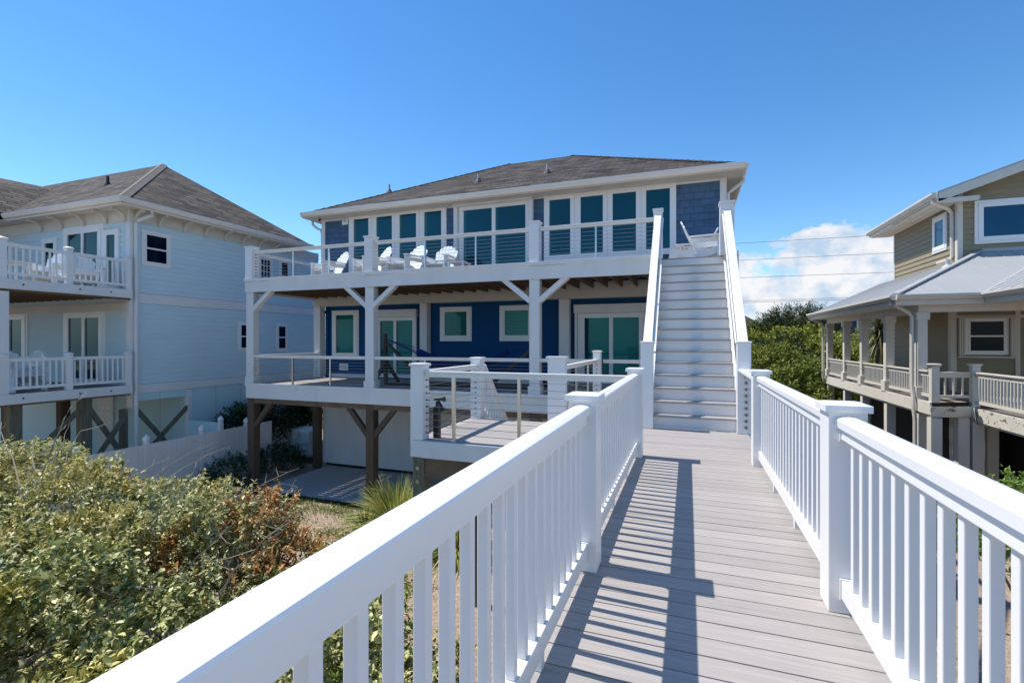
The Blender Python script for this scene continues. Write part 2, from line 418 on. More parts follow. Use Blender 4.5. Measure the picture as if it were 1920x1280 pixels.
def clumps(blobs, seed, dens=2.3, r=(.26, .5), cut=-.35, out=.84):   # break smooth masses into sprays with gaps between them
    rng = np.random.default_rng(seed); res = []
    for c, q in blobs:
        c, q = np.array(c), np.array(q)
        n = int(dens * 2 * math.pi * ((q[0] * q[1] + q[0] * q[2] + q[1] * q[2]) / 3))
        pts = []
        for _ in range(n * 12):
            d = rng.normal(size=3); d /= np.linalg.norm(d)
            if d[2] < cut: continue
            p = c + d * q * out * rng.uniform(.86, 1.1)
            if all(np.linalg.norm(p - o) > r[0] * 1.15 for o in pts): pts.append(p)
            if len(pts) >= n: break
        for p in pts:
            k = rng.uniform(*r); res.append((tuple(p), (k * rng.uniform(.85, 1.25), k * rng.uniform(.85, 1.25), k * rng.uniform(.65, .95))))
    return res

def stems(name, base, blobs, m, parent, seed, n=14, r0=.03):
    rng = random.Random(seed); mb = MB()
    for i in range(n):
        c, r = rng.choice(blobs)
        q = Vector(c) + Vector((rng.uniform(-.8, .8) * r[0], rng.uniform(-.8, .8) * r[1], rng.uniform(.1, .75) * r[2]))
        b = Vector(base) + Vector((rng.uniform(-.15, .15), rng.uniform(-.15, .15), 0))
        mid = b.lerp(q, .5) + Vector((rng.uniform(-.2, .2), rng.uniform(-.2, .2), rng.uniform(0, .25)))
        mb.tube([b, b.lerp(mid, .6), mid, mid.lerp(q, .6) + Vector((0, 0, .08)), q], [r0, r0 * .8, r0 * .6, r0 * .4, r0 * .15], 6)
    return build(mb, name, m, parent, smooth=True, fixn=False)

def blades(name, c, n, length, width, m, parent, seed, spread=.9, droop=.7, base_r=.08, zmin=.25):
    rng = np.random.default_rng(seed); V = []; F = []
    o = np.array(ORIG.get(parent.name, (0, 0, 0)))
    for i in range(n):
        az = rng.uniform(0, 2 * math.pi); el = rng.uniform(zmin, 1.45)
        L = length * rng.uniform(.6, 1.1); h = np.array([math.cos(az), math.sin(az), 0])
        d = h * math.cos(el) * spread + np.array([0, 0, math.sin(el)]); d /= np.linalg.norm(d)
        p = np.array(c) + h * base_r * rng.random() * np.array([1, 1, 0]); sd = np.array([-math.sin(az), math.cos(az), 0])
        k = len(V); ns = 5
        for j in range(ns + 1):
            f = j / ns; w = width * (1 - f ** 1.5) * .5 + .0006
            q = p + d * L * f - np.array([0, 0, 1]) * droop * L * f * f * (1 - .6 * math.sin(el))
            V.append(q - sd * w - o); V.append(q + sd * w - o)
        for j in range(ns): F.append((k + 2 * j, k + 2 * j + 1, k + 2 * j + 3, k + 2 * j + 2))
    me = bpy.data.meshes.new(name); me.from_pydata([tuple(v) for v in V], [], F); me.materials.append(m)
    ob = bpy.data.objects.new(name, me); COL.objects.link(ob); ob.parent = parent; return ob

# ------------------------------------------------------------------ camera, sky, sun
CAMZ = 1.32; YAW = math.atan(330 / 905.)
cam = bpy.data.cameras.new('camera'); cam.sensor_width = 36; cam.lens = 905 / 1920 * 36
cam.clip_start = .02; cam.clip_end = 20000
co = bpy.data.objects.new('camera', cam); COL.objects.link(co)
co.location = (0, 0, CAMZ); co.rotation_euler = (R(90), 0, YAW); scene.camera = co

SUN = Vector((-.595, .035, 1)).normalized()
sl = bpy.data.lights.new('sun', 'SUN'); sl.energy = 4.1; sl.angle = R(.5); sl.color = (1, .955, .88)
so = bpy.data.objects.new('sun', sl); COL.objects.link(so); so.location = (-20, 0, 30)
so.rotation_euler = SUN.to_track_quat('Z', 'Y').to_euler()

w = bpy.data.worlds.new('World'); scene.world = w; w.use_nodes = True
t = w.node_tree; t.nodes.clear()
wo = t.nodes.new('ShaderNodeOutputWorld'); bg = t.nodes.new('ShaderNodeBackground')
sky = t.nodes.new('ShaderNodeTexSky'); sky.sky_type = 'NISHITA'; sky.sun_disc = False
sky.sun_elevation = math.asin(SUN.z); sky.sun_rotation = math.atan2(SUN.x, SUN.y)
sky.air_density = 1.0; sky.dust_density = .0; sky.ozone_density = 3.2; sky.altitude = 0
hs = t.nodes.new('ShaderNodeHueSaturation'); hs.inputs['Saturation'].default_value = 1.25; hs.inputs['Value'].default_value = 1.0
t.links.new(sky.outputs[0], hs.inputs['Color'])
# the last few degrees above the sea horizon are a pale blue marine haze
sepd = t.nodes.new('ShaderNodeSeparateXYZ'); gen0 = t.nodes.new('ShaderNodeTexCoord').outputs['Generated']; t.links.new(gen0, sepd.inputs[0])
hz = t.nodes.new('ShaderNodeMath'); hz.operation = 'MULTIPLY_ADD'; hz.use_clamp = True
t.links.new(sepd.outputs[2], hz.inputs[0]); hz.inputs[1].default_value = -7.0; hz.inputs[2].default_value = .85
hmx = t.nodes.new('ShaderNodeMix'); hmx.data_type = 'RGBA'; t.links.new(hz.outputs[0], hmx.inputs[0])
t.links.new(hs.outputs[0], hmx.inputs[6]); hmx.inputs[7].default_value = (2.7, 4.0, 5.2, 1)
# cumulus bank low over the land, fixed to a compass direction (world-space direction vector)
def vm(op, a, b=None):
    n = t.nodes.new('ShaderNodeVectorMath'); n.operation = op
    for i, q in enumerate((a, b)):
        if q is None: continue
        if isinstance(q, (tuple, Vector)): n.inputs[i].default_value = tuple(q)
        else: t.links.new(q, n.inputs[i])
    return n.outputs['Value'] if op == 'DOT_PRODUCT' else n.outputs[0]
def fm(op, a, b=0.0, c=0.0, clamp=False):
    n = t.nodes.new('ShaderNodeMath'); n.operation = op; n.use_clamp = clamp
    for i, q in enumerate((a, b, c)):
        if isinstance(q, (int, float)): n.inputs[i].default_value = q
        else: t.links.new(q, n.inputs[i])
    return n.outputs[0]
gen = t.nodes.new('ShaderNodeTexCoord').outputs['Generated']
CD = Vector((.265, 1.138, .125)).normalized()
CX = CD.cross(Vector((0, 0, 1))).normalized(); CZ = CX.cross(CD).normalized()
dz = fm('MAXIMUM', vm('DOT_PRODUCT', gen, CD), .05)
cu = fm('DIVIDE', vm('DOT_PRODUCT', gen, CX), dz); cv = fm('DIVIDE', vm('DOT_PRODUCT', gen, CZ), dz)
cb = t.nodes.new('ShaderNodeCombineXYZ'); t.links.new(cu, cb.inputs[0]); t.links.new(cv, cb.inputs[1])
def wn(scale, detail, off, stretch=(1, 1, 1), rough=.55):
    mp = t.nodes.new('ShaderNodeMapping'); mp.inputs['Location'].default_value = off; mp.inputs['Scale'].default_value = stretch
    t.links.new(cb.outputs[0], mp.inputs[0])
    n = t.nodes.new('ShaderNodeTexNoise'); n.inputs['Scale'].default_value = scale; n.inputs['Detail'].default_value = detail
    n.inputs['Roughness'].default_value = rough; t.links.new(mp.outputs[0], n.inputs['Vector']); return n.outputs['Fac']
puff = wn(13, 8, (1.3, .4, 0), (1, 1.25, 1), .55)
big = wn(5.5, 3, (.31, 2.2, 0), (1, 1.5, 1))
# height falloff of the bank: solid below a wavy top edge, thinner towards the horizon and the sides
top = fm('MULTIPLY_ADD', fm('SUBTRACT', cv, .085), -9.0, 0)
side = fm('MULTIPLY', fm('SUBTRACT', fm('ABSOLUTE', fm('SUBTRACT', cu, .03)), .22), -7.0)
edge = fm('MINIMUM', fm('MINIMUM', top, side), .42)
den = fm('ADD', fm('ADD', edge, fm('MULTIPLY_ADD', puff, 1.9, -.95)), fm('MULTIPLY_ADD', big, 1.5, -.72))
msk = fm('MULTIPLY', fm('MULTIPLY_ADD', den, 4.6, -.1, True), .94)
horiz = fm('MULTIPLY_ADD', cv, 7.5, 1.25, True)
msk = fm('MULTIPLY', msk, horiz)
shade = wn(16, 6, (1.33, .46, 0), (1, 1.25, 1))
lit = t.nodes.new('ShaderNodeValToRGB'); e = lit.color_ramp.elements
e[0].position = .38; e[0].color = (2.75, 3.45, 4.4, 1); e[1].position = .57; e[1].color = (5.0, 4.9, 4.95, 1)
t.links.new(shade, lit.inputs[0])
mxs = t.nodes.new('ShaderNodeMix'); mxs.data_type = 'RGBA'
t.links.new(msk, mxs.inputs[0]); t.links.new(hmx.outputs[2], mxs.inputs[6]); t.links.new(lit.outputs[0], mxs.inputs[7])
bg.inputs[1].default_value = .14
t.links.new(mxs.outputs[2], bg.inputs[0]); t.links.new(bg.outputs[0], wo.inputs[0])

scene.view_settings.view_transform = 'Standard'; scene.view_settings.look = 'None'
scene.view_settings.gamma = 1; scene.view_settings.use_curve_mapping = False
scene.view_settings.exposure = .46

# ------------------------------------------------------------------ ground, sea, patio
GZ = -3.14
def ground_mat():
    m, t, p, out = nt('sandy_mulch_ground')
    tc = t.nodes.new('ShaderNodeTexCoord'); oc = tc.outputs['Object']
    col = ramp(t, noise(t, oc, 14, 8, rough=.7), [(.3, (.19, .13, .09)), (.5, (.36, .27, .195)), (.7, (.52, .43, .34))])
    gr = ramp(t, noise(t, oc, 8, 6), [(.3, (.09, .12, .03)), (.7, (.22, .24, .08))])
    f = ramp(t, noise(t, oc, .42, 6, rough=.65), [(.60, grey(0)), (.72, grey(.6))])
    x = t.nodes.new('ShaderNodeMix'); x.data_type = 'RGBA'; t.links.new(f, x.inputs[0]); t.links.new(col, x.inputs[6]); t.links.new(gr, x.inputs[7])
    t.links.new(x.outputs[2], p.inputs['Base Color']); p.inputs['Roughness'].default_value = .95
    bumpn(t, p, noise(t, oc, 25, 6), .8, .04)
    return m
g = MB(); N = 60
xs = [-6000, -800, -200] + list(np.linspace(-60, 60, 49)) + [200, 800, 6000]
ys = [-66, -50] + list(np.linspace(-30, 80, 45)) + [150, 400, 1200, 6000]
def gh(x, y):
    h = GZ
    if y > 27: h += min((y - 27) * .02, .5) + .12 * math.sin(x * .4) * math.cos(y * .3)
    if y < -20: h += (y + 20) * .03
    return h
for x in xs:
    for y in ys: g.v.append((x, y, gh(x, y)))
ny = len(ys)
for i in range(len(xs) - 1):
    for j in range(ny - 1): g.f.append((i * ny + j, (i + 1) * ny + j, (i + 1) * ny + j + 1, i * ny + j + 1))
struct(build(g, 'ground', ground_mat(), origin=(0, 0, 0), fixn=False))
s = MB(); s.poly([(-6000, -6000, -4.0), (6000, -6000, -4.0), (6000, -58, -4.0), (-6000, -58, -4.0)])
struct(build(s, 'sea', mat('sea_water', (.02, .09, .12), .12, .2, .2, bump=.5, bscale=.8, bdist=.2), fixn=False))
s = MB(); s.box(-11.95, -2.2, 10.84, 13.80, GZ - .1, GZ + .09)
struct(build(s, 'patio', M['concrete'], bevel=.012))
s = MB(); s.box(-2.19, .95, 11.0, 13.8, GZ - .1, GZ + .085)
struct(build(s, 'path', M['concrete'], bevel=.012))

# ------------------------------------------------------------------ white balustrades
CROWN = [(-.048, 0), (.048, 0), (.05, .036), (.045, .043), (.026, .050), (0, .053), (-.026, .050), (-.045, .043), (-.05, .036)]
CROWN_BIG = [(a * 1.14, b * 1.1 - .004) for a, b in CROWN]
def post_white(parent, cx, cy, w, z0, z1, name='post', cap=.018, ch=.042):
    p = MB().box(cx - w / 2, cx + w / 2, cy - w / 2, cy + w / 2, z0, z1 - ch)
    po = build(p, name, M['white'], parent, bevel=.004)
    c = MB(); a = w / 2
    c.box(cx - a - cap, cx + a + cap, cy - a - cap, cy + a + cap, z1 - ch + .001, z1 - .006)
    c.frustum(cx, cy, z1 - .006, z1, w + 2 * cap - .004, w * .8)
    build(c, 'cap', M['white'], po, bevel=.003)
    return po

def baluster_rail(parent, xc, y0, y1, nb, z0=0., flip=False):
    P = lambda y, z: (xc, y, z)
    tr = build(MB().prism(CROWN, P(y0, z0 + .905), P(y1, z0 + .905)), 'top_rail', M['white'], parent, smooth=True, sharp=28)
    sub = MB().box(xc - .031, xc + .031, y0, y1, z0 + .846, z0 + .9045)
    build(sub, 'rail_web', M['white'], tr, bevel=.004)
    for y in (y0 + .007, y1 - .007):
        k = MB()
        k.prism(CROWN_BIG, P(y - .007, z0 + .9048), P(y + .007, z0 + .9048))
        k.box(xc - .038, xc + .038, y - .0068, y + .0068, z0 + .838, z0 + .904)
        build(k, 'rail_bracket', M['white'], tr)
    br = build(MB().box(xc - .029, xc + .029, y0, y1, z0 + .075, z0 + .165), 'bottom_rail', M['white'], parent, bevel=.005)
    for y in (y0 + .007, y1 - .007): build(MB().box(xc - .036, xc + .036, y - .0068, y + .0068, z0 + .068, z0 + .172), 'rail_bracket', M['white'], br)
    for f in (.36, .68):
        y = y0 + (y1 - y0) * f
        build(MB().box(xc - .02, xc + .02, y - .022, y + .022, z0 + .001, z0 + .076), 'foot_block', M['white'], br)
    bal = None
    for i in range(nb):
        y = y0 + (y1 - y0) * (i + 1) / (nb + 1)
        if bal is None:
            bal = build(MB().box(xc - .0168, xc + .0168, y - .0168, y + .0168, z0 + .164, z0 + .847), 'baluster', M['white'], parent, bevel=.0035); yb = y
        else:
            b = bal.copy(); COL.objects.link(b); b.parent = parent; b.location = (0, y - yb, 0)

PW = .163
LY = [5.71, 2.825, -.06, -2.945]; RYs = [5.745, 2.83, -.055, -2.94]
for side, xc, YS in (('left', -.5705, LY), ('right', .7265, RYs)):
    lab = {'left': 'white vinyl balustrade along the left edge of the boardwalk with shadow falling on boards',
           'right': 'white vinyl balustrade along the right edge of the boardwalk beside the tan house'}[side]
    rl = thing('boardwalk_railing', lab, 'railing', (xc, 5.7, 0), 'white balustrades beside the boardwalk')
    for y in YS: post_white(rl, xc, y, PW, .001, 1.018)
    for a, b in zip(YS, YS[1:]): baluster_rail(rl, xc, b + PW / 2, a - PW / 2, 22)

# ------------------------------------------------------------------ boardwalk and platform decks
def boards(y0, y1, x0, x1, z, pitch=.1345, th=.026, gap=.0068, seed=1, along='X'):
    mb = MB(); rng = random.Random(seed)
    y = y0
    while y < y1 - .02:
        e = min(y + pitch - gap, y1)
        dz = rng.uniform(-.0007, .0007)
        if along == 'X': mb.box(x0, x1, y, e, z - th + dz, z + dz)
        else: mb.box(y, e, x0, x1, z - th + dz, z + dz)
        y += pitch
    return mb
bw = thing('boardwalk', 'grey composite boardwalk leading straight to the white staircase', 'boardwalk', (.08, 3, 0))
build(boards(-4.0, 7.69, -.70, .86, 0), 'decking', M['deck'], bw, bevel=.0025)
build_each(MB().box(-.69, -.655, -4, 5.62, -.29, -.03).box(.812, .847, -4, 7.6, -.29, -.03).box(-.2, -.16, -4, 7.6, -.27, -.03).box(.3, .34, -4, 7.6, -.27, -.03), 'joist', M['timber'], bw)
for y in (-2.9, 0, 2.9, 5.5):
    for x in (-.55, .71): build(MB().box(x - .07, x + .07, y - .07, y + .07, GZ - .3, -.05), 'piling', M['pile'], bw)

pf = thing('side_platform', 'small low deck platform left of the boardwalk between cable railings', 'deck', (-2.1, 6.6, 0))
build(boards(5.655, 7.60, -3.49, -.705, 0, seed=4), 'decking', M['deck'], pf, bevel=.0025)
build(boards(7.65, 10.84, -2.02, -.56, .0, seed=5), 'bridge_decking', M['deck'], pf)
build_each(MB().box(-3.325, -.66, 5.62, 5.65, -.225, -.004).box(-3.515, -3.495, 5.79, 7.60, -.225, -.004).box(-3.4, -.66, 7.602, 7.64, -.225, -.006), 'fascia', M['trim'], pf)
build_each(MB().box(-3.4, -.7, 5.68, 5.76, -.50, -.226).box(-3.4, -.7, 7.45, 7.53, -.5, -.03), 'beam', M['timber'], pf)
pl = build(MB().box(-3.49, -3.315, 5.66, 5.82, GZ - .3, -.226), 'piling', M['pile'], pf, bevel=.008)
bl = MB()
for z in (-.38, -.56): bl.tube([(-3.41, 5.66, z), (-3.41, 5.645, z)], .028, 8)
build(bl, 'bolt', M['steel'], pl)
build(MB().box(-3.45, -3.3, 7.42, 7.58, GZ - .3, -.03), 'piling', M['pile'], pf)

# ------------------------------------------------------------------ cable railings
def cables(parent, A, B, z0, z1, n, r=.0032, name='cable'):
    A, B = Vector(A), Vector(B)
    for i in range(n):
        z = z0 + (z1 - z0) * i / (n - 1)
        build(MB().tube([(A.x, A.y, A.z + z), (B.x, B.y, B.z + z)], r, 6), name, M['cable'], parent)
def fittings(parent, x, y, d, z0, z1, n, base=0, r=.013):
    d = Vector(d)
    for i in range(n):
        z = base + z0 + (z1 - z0) * i / (n - 1); p = Vector((x, y, z))
        f = MB().lathe((0, 0, 0), [(.002, -r), (r * .7, -r * .7), (r, 0), (r * .7, r * .7), (.002, r)], 8)
        f.v = [tuple(Vector(v) + p + d * (.006 + r * .4)) for v in f.v]
        f.tube([p + d * .004, p + d * .06], r * .38, 6)
        build(f, 'cable_fitting', M['fitting'], parent)
def steel_post(parent, x, y, z0, z1, r=.019):
    build(MB().box(x - r, x + r, y - r, y + r, z0, z1).box(x - r * 2.2, x + r * 2.2, y - r * 2.2, y + r * 2.2, z0 + .001, z0 + .01), 'steel_post', M['steel'], parent)
def top_board(parent, A, B, z, w=.14, h=.036, web=.05, name='top_rail'):
    A, B = Vector(A), Vector(B)
    t_ = build(MB().bar((A.x, A.y, z - h / 2), (B.x, B.y, z - h / 2), w, h), name, M['white'], parent, bevel=.004)
    if web: build(MB().bar((A.x, A.y, z - h - web / 2 - .001), (B.x, B.y, z - h - web / 2 - .001), w * .42, web), 'rail_web', M['white'], t_)

c1 = thing('cable_railing', 'cable railing with white posts around the small side platform', 'railing', (-3.4, 5.72, 0))
post_white(c1, -3.415, 5.722, .182, .002, 1.03)
build(MB().box(-3.508, -3.322, 5.632, 5.82, -.224, -.004), 'post_skirt', M['trim'], c1)
pb = post_white(c1, -3.425, 7.655, .185, .002, 1.05)
top_board(c1, (-3.32, 5.722, 0), (-.655, 5.715, 0), .925, .10, .03, .05)
top_board(c1, (-3.415, 5.815, 0), (-3.425, 7.56, 0), .925, .11, .03, .05)
cables(c1, (-3.32, 5.722, 0), (-.66, 5.715, 0), .09, .80, 9)
cables(c1, (-3.415, 5.815, 0), (-3.425, 7.56, 0), .09, .80, 9)
fittings(c1, -3.322, 5.722, (1, 0, 0), .09, .80, 9)
fittings(c1, -3.415, 7.56, (0, -1, 0), .09, .80, 9)
steel_post(c1, -2.90, 5.722, 0, .845)
steel_post(c1, -1.99, 5.722, 0, .845); steel_post(c1, -3.42, 6.72, 0, .845)

c2 = thing('cable_railing', 'cable railing with a wide white post beside the bridge to the house deck', 'railing', (-2.0, 7.7, 0))
wp = build(MB().box(-2.165, -1.875, 7.65, 7.80, .002, 1.04), 'wide_post', M['white'], c2, bevel=.004)
build(MB().box(-2.19, -1.85, 7.625, 7.825, 1.041, 1.075), 'cap', M['white'], wp, bevel=.004)
post_white(c2, -1.89, 10.72, .17, .06, 1.12)
top_board(c2, (-1.93, 7.80, 0), (-1.89, 10.635, 0), .93, .11, .03, .05)
cables(c2, (-1.93, 7.8, 0), (-1.89, 10.635, 0), .09, .8, 9)
fittings(c2, -1.89, 10.635, (0, -1, 0), .09, .8, 9, r=.016)
steel_post(c2, -1.915, 8.7, .001, .845); steel_post(c2, -1.90, 9.7, .001, .845)

c3 = thing('stair_railing', 'sloping white baluster railing of the steps going down from the side platform', 'railing', (-3.36, 7.8, 0))
sl_ = lambda y, z: (-3.36, y, z - (y - 7.75) * 1.02)
tr = build(MB().bar(sl_(7.75, .90), sl_(10.2, .90), .09, .05), 'top_rail', M['white'], c3)
build(MB().bar(sl_(7.75, .12), sl_(10.2, .12), .06, .06), 'bottom_rail', M['white'], c3)
for i in range(19):
    y = 7.82 + i * .125
    build(MB().box(-3.377, -3.343, y - .017, y + .017, sl_(y, .13)[2], sl_(y, .89)[2]), 'baluster', M['white'], c3)
s3 = thing('lower_steps', 'timber steps going down to the patio from the side platform', 'steps', (-2.7, 8.9, -1.3))
for i in range(1, 16):
    build(MB().box(-3.30, -2.18, 7.66 + (i - 1) * .215, 7.66 + i * .215 + .03, -.198 * i - .03, -.198 * i), 'tread', M['treadm'], s3)
build(MB().hexa([(-3.335, 7.66, -.4), (-3.30, 7.66, -.4), (-3.30, 10.85, -3.13), (-3.335, 10.85, -3.13), (-3.335, 7.66, -.05), (-3.30, 7.66, -.05), (-3.30, 10.85, -2.93), (-3.335, 10.85, -2.93)]), 'stringer', M['trim'], s3)

# ------------------------------------------------------------------ the big staircase
st = thing('staircase', 'broad white staircase climbing from the boardwalk to the upper deck', 'staircase', (.08, 7.7, 0))
RI, TR, Y0 = .194, .214, 7.68
for i in range(1, 16):
    y = Y0 + (i - 1) * TR
    build(MB().box(-.522, .683, y, y + TR + .03, RI * i - .026, RI * i), 'tread', M['treadm'], st, bevel=.003)
for i in range(1, 17):
    y = Y0 + (i - 1) * TR + .024
    build(MB().box(-.522, .683, y, y + .018, RI * (i - 1) + (.001 if i > 1 else .002), RI * i - .027), 'riser', M['trim'], st)  # greyer trim white puts the risers' shade into their colour
for x0, x1 in ((-.562, -.524), (.685, .723)):
    build(MB().hexa([(x0, 7.70, .0), (x1, 7.70, .0), (x1, 10.86, 2.79), (x0, 10.86, 2.79), (x0, 7.70, .24), (x1, 7.70, .24), (x1, 10.86, 3.1), (x0, 10.86, 3.1)]), 'stringer', M['white'], st)
sr = {}
for nm, x, xt, wt in (('left', -.585, -.60, .18), ('right', .75, .745, .27)):
    q = thing('stair_railing', {'left': 'white stair railing on the left side of the broad staircase, beside the sliding door', 'right': 'white stair railing on the right side of the broad staircase, beside the trees'}[nm],
              'railing', (x, 7.7, 0), 'railings of the broad staircase')
    post_white(q, x - .002 if nm == 'left' else x, 7.655, .178, .002, 1.325, ch=.03, cap=.012)
    if nm == 'left': post_white(q, xt, 10.79, .18, 3.10, 4.15, ch=.05)
    else: post_white(q, xt, 10.80, .265, 3.10, 4.17, ch=.06)
    a, b = (x, 7.70, 1.27), (xt, 10.72, 4.0)
    hr = build(MB().bar(a, b, .135, .04), 'handrail', M['white'], q, bevel=.004)
    build(MB().bar((x, 7.75, 1.245), (xt, 10.72, 3.93), .055, .07), 'rail_web', M['white'], hr)
    gx = .085 if nm == 'left' else -.085
    build(MB().tube([(x + gx, 7.8, 1.29), (x + gx, 10.7, 3.92)], .017, 8), 'grab_rail', M['white'], q, smooth=True)
    for i in range(8):
        z = .28 + i * .105
        build(MB().tube([(x, 7.74, z), (xt, 10.7, z + 2.72)], .0032, 5), 'cable', M['cable'], q)
    for f in (.33, .66):
        y = 7.70 + f * 3.0; z = f * 2.72
        build(MB().box(x - .018, x + .018, y - .018, y + .018, z + .2, z + 1.2), 'steel_post', M['steel'], q)
c4 = thing('cable_railing', 'short cable railing joining the right boardwalk balustrade to the stair post', 'railing', (.74, 6.7, 0))
top_board(c4, (.735, 5.83, 0), (.75, 7.565, 0), .93, .15, .036, .045)
cables(c4, (.735, 5.83, 0), (.75, 7.56, 0), .1, .82, 9)
fittings(c4, .77, 7.565, (0, -1, 0), .1, .82, 9, r=.024)
steel_post(c4, .775, 6.1, .001, .85)

# ------------------------------------------------------------------ the blue shingled house
H = thing('shingled_house', 'two storey blue shingled beach house with white trim behind the decks', 'house', (-5.6, 18.8, GZ))
FU = Fac('Y', -1, 13.75); FL = Fac('Y', -1, 13.97)
# upper front wall, in the three visible panels plus what runs behind the windows
wu = MB(); FU.box(wu, -12.12, .92, 3.02, 5.63, -.15, 0)
build(wu, 'wall', M['shingle'], H)
sg = MB()   # shingle courses standing slightly proud
for i in range(14):
    a = 3.04 + i * .185; b = min(a + .185, 5.60)
    q = [FU.p(-12.02, a, .0005), FU.p(-12.02, a, .013), FU.p(-12.02, b, .003), FU.p(-12.02, b, .0005)]
    sg.extrude(q, (12.82, 0, 0))
build(sg, 'shingle_courses', M['shingle'], H)
siding(FL, H, -12.2, .92, .05, 2.62, M['bluewall'], 'lower_wall', .2, .012)
FR = Fac('X', 1, .92); siding(FR, H, 13.9, 24.1, -.3, 5.6, M['bluewall'], 'side_wall', .2, .012)
FLs = Fac('X', -1, -12.15); siding(FLs, H, 13.9, 24.1, -.3, 5.6, M['bluewall'], 'side_wall', .2, .012)
siding(Fac('Y', 1, 24.1), H, -12.15, .92, -.3, 5.6, M['bluewall'], 'back_wall', .2, .012)
build(MB().box(-12.1, .9, 13.95, 24.0, -.3, .04), 'floor', M['timber'], H)
tb = MB()
FU.box(tb, -12.17, -12.025, 3.1, 5.60, .0, .03); FU.box(tb, .785, .945, 3.1, 5.60, .0, .03)
tb.box(.921, .946, 13.75, 13.9, 3.1, 5.6)
FU.box(tb, -12.02, -10.99, 5.53, 5.60, .0, .024); FU.box(tb, -.30, .78, 5.53, 5.60, .0, .024)
FU.box(tb, -7.22, -6.9, 5.55, 5.60, .0, .024); FU.box(tb, -4.32, -3.99, 5.55, 5.60, .0, .024)
build_each(tb, 'corner_board', M['trim'], H, bevel=.003)
# beam and columns carrying the upper floor
bm_ = MB().box(-12.5, 1.0, 13.66, 13.96, 2.56, 2.80).box(-12.5, 1.0, 13.68, 13.96, 2.802, 3.02)
build(bm_, 'header_beam', M['cream'], H, bevel=.005)
for x0, x1 in ((-12.5, -12.22), (-8.19, -7.93), (-3.54, -3.24), (.66, .94)):
    build(MB().box(x0, x1, 13.70, 13.965, .06, 2.555), 'column', M['trim'], H, bevel=.004)
build_each(MB().box(-12.2, -9.95, 13.93, 13.955, .061, .19).box(-8.4, -3.15, 13.93, 13.955, .061, .19), 'baseboard', M['trim'], H)
# roof
E0, E1, EY0, EY1, EZ, RZ, K = -12.55, 1.30, 13.25, 24.35, 5.75, 8.68, 5.55
A_, B_, C_, D_ = (E0, EY0, EZ), (E1, EY0, EZ), (E1, EY1, EZ), (E0, EY1, EZ); R1, R2 = (E0 + K, EY0 + K, RZ), (E1 - K, EY0 + K, RZ)
rf = MB().poly([A_, B_, R2, R1]).poly([B_, C_, R2]).poly([C_, D_, R1, R2]).poly([D_, A_, R1])
dn = lambda p: (p[0], p[1], p[2] - .03)
rf.poly([dn(q) for q in (D_, C_, B_, A_)])
for p, q in ((A_, B_), (B_, C_), (C_, D_), (D_, A_)): rf.poly([p, dn(p), dn(q), q])
roof = build(rf, 'roof', M['roof'], H, fixn=False)
caps = MB()
def capline(mb, p, q, n, w, n1, n2):   # folded cap shingles lying on both roof planes (normals n1, n2) along the line p-q
    p, q = Vector(p), Vector(q); d = (q - p).normalized(); upz = Vector((0, 0, 1))
    for nn in (n1, n2):
        nn = Vector(nn).normalized(); s_ = d.cross(nn).normalized()
        if s_.z > 0 or (abs(s_.z) < 1e-4): s_ = -s_
        if s_.z > 0: s_ = -s_
        for i in range(n):
            a = p.lerp(q, i / n); b = p.lerp(q, (i + 1.1) / n); o0, o1 = nn * .012, nn * .03
            mb.poly([a + o0, a + s_ * w + o0, b + s_ * w + o1, b + o1]); mb.poly([b + o1, b + s_ * w + o1, b + s_ * w + nn * .004, b + nn * .004])
            mb.poly([a + s_ * w + o0, a + s_ * w, b + s_ * w, b + s_ * w + o1])
SLP = (RZ - EZ) / K
nF, nR, nL = (0, -SLP, 1), (SLP, 0, 1), (-SLP, 0, 1)
for p, q, n1, n2 in ((A_, R1, nF, nL), (B_, R2, nF, nR)):
    caps = MB(); capline(caps, p, q, 34, .14, n1, n2); build(caps, 'ridge_cap', M['roof'], roof, fixn=False)
build(MB().box(E0, E1, EY0, 13.76, 5.585, 5.60).box(E0, -12.1, 13.762, EY1, 5.585, 5.60).box(.9, E1, 13.762, EY1, 5.585, 5.6), 'soffit', M['cream'], H)
GPROF = [(0, 0), (.075, 0), (.10, .04), (.115, .07), (.13, .085), (.13, .145), (0, .145)]
gt = MB().prism([(a, b) for a, b in GPROF], (E0 - .02, EY0 - .002, 5.615), (E1 + .02, EY0 - .002, 5.615))
gt.prism([(a, b) for a, b in GPROF], (E1 + .002, EY0, 5.615), (E1 + .002, EY1, 5.615)).prism([(a, b) for a, b in GPROF], (E0 - .002, EY1, 5.615), (E0 - .002, EY0, 5.615))
gt.box(E0, E1, EY0 + .003, EY0 + .03, 5.585, 5.745)
build(gt, 'gutter', M['gutter'], H, bevel=.004)
for pts in ([(E1 + .06, 13.9, 5.62), (E1 + .06, 13.9, 5.5), (1.08, 13.88, 5.28), (.99, 13.86, 5.2), (.99, 13.86, 3.1)],
            [(E0 - .04, 13.75, 5.62), (E0 - .03, 13.75, 5.48), (-12.38, 13.76, 5.33), (-12.24, 13.78, 5.27), (-12.21, 13.8, 5.1), (-12.21, 13.8, 3.1)]):
    build(MB().tube(pts, .045, 8), 'downspout', M['duct'], H, smooth=True)
for x, y, z, h in ((-10.52, 15.43, 6.9, .30), (-6.84, 15.35, 6.86, .28), (-4.36, 15.35, 6.86, .28)):
    vp = build(MB().tube([(x, y, z - .1), (x, y, z + h)], .04, 10), 'vent_pipe', M['pipe'], roof, smooth=True)
    build(MB().lathe((x, y, z), [(.17, -.09), (.15, -.04), (.06, .1), (.045, .12)], 10), 'flashing', M['wire'], vp)
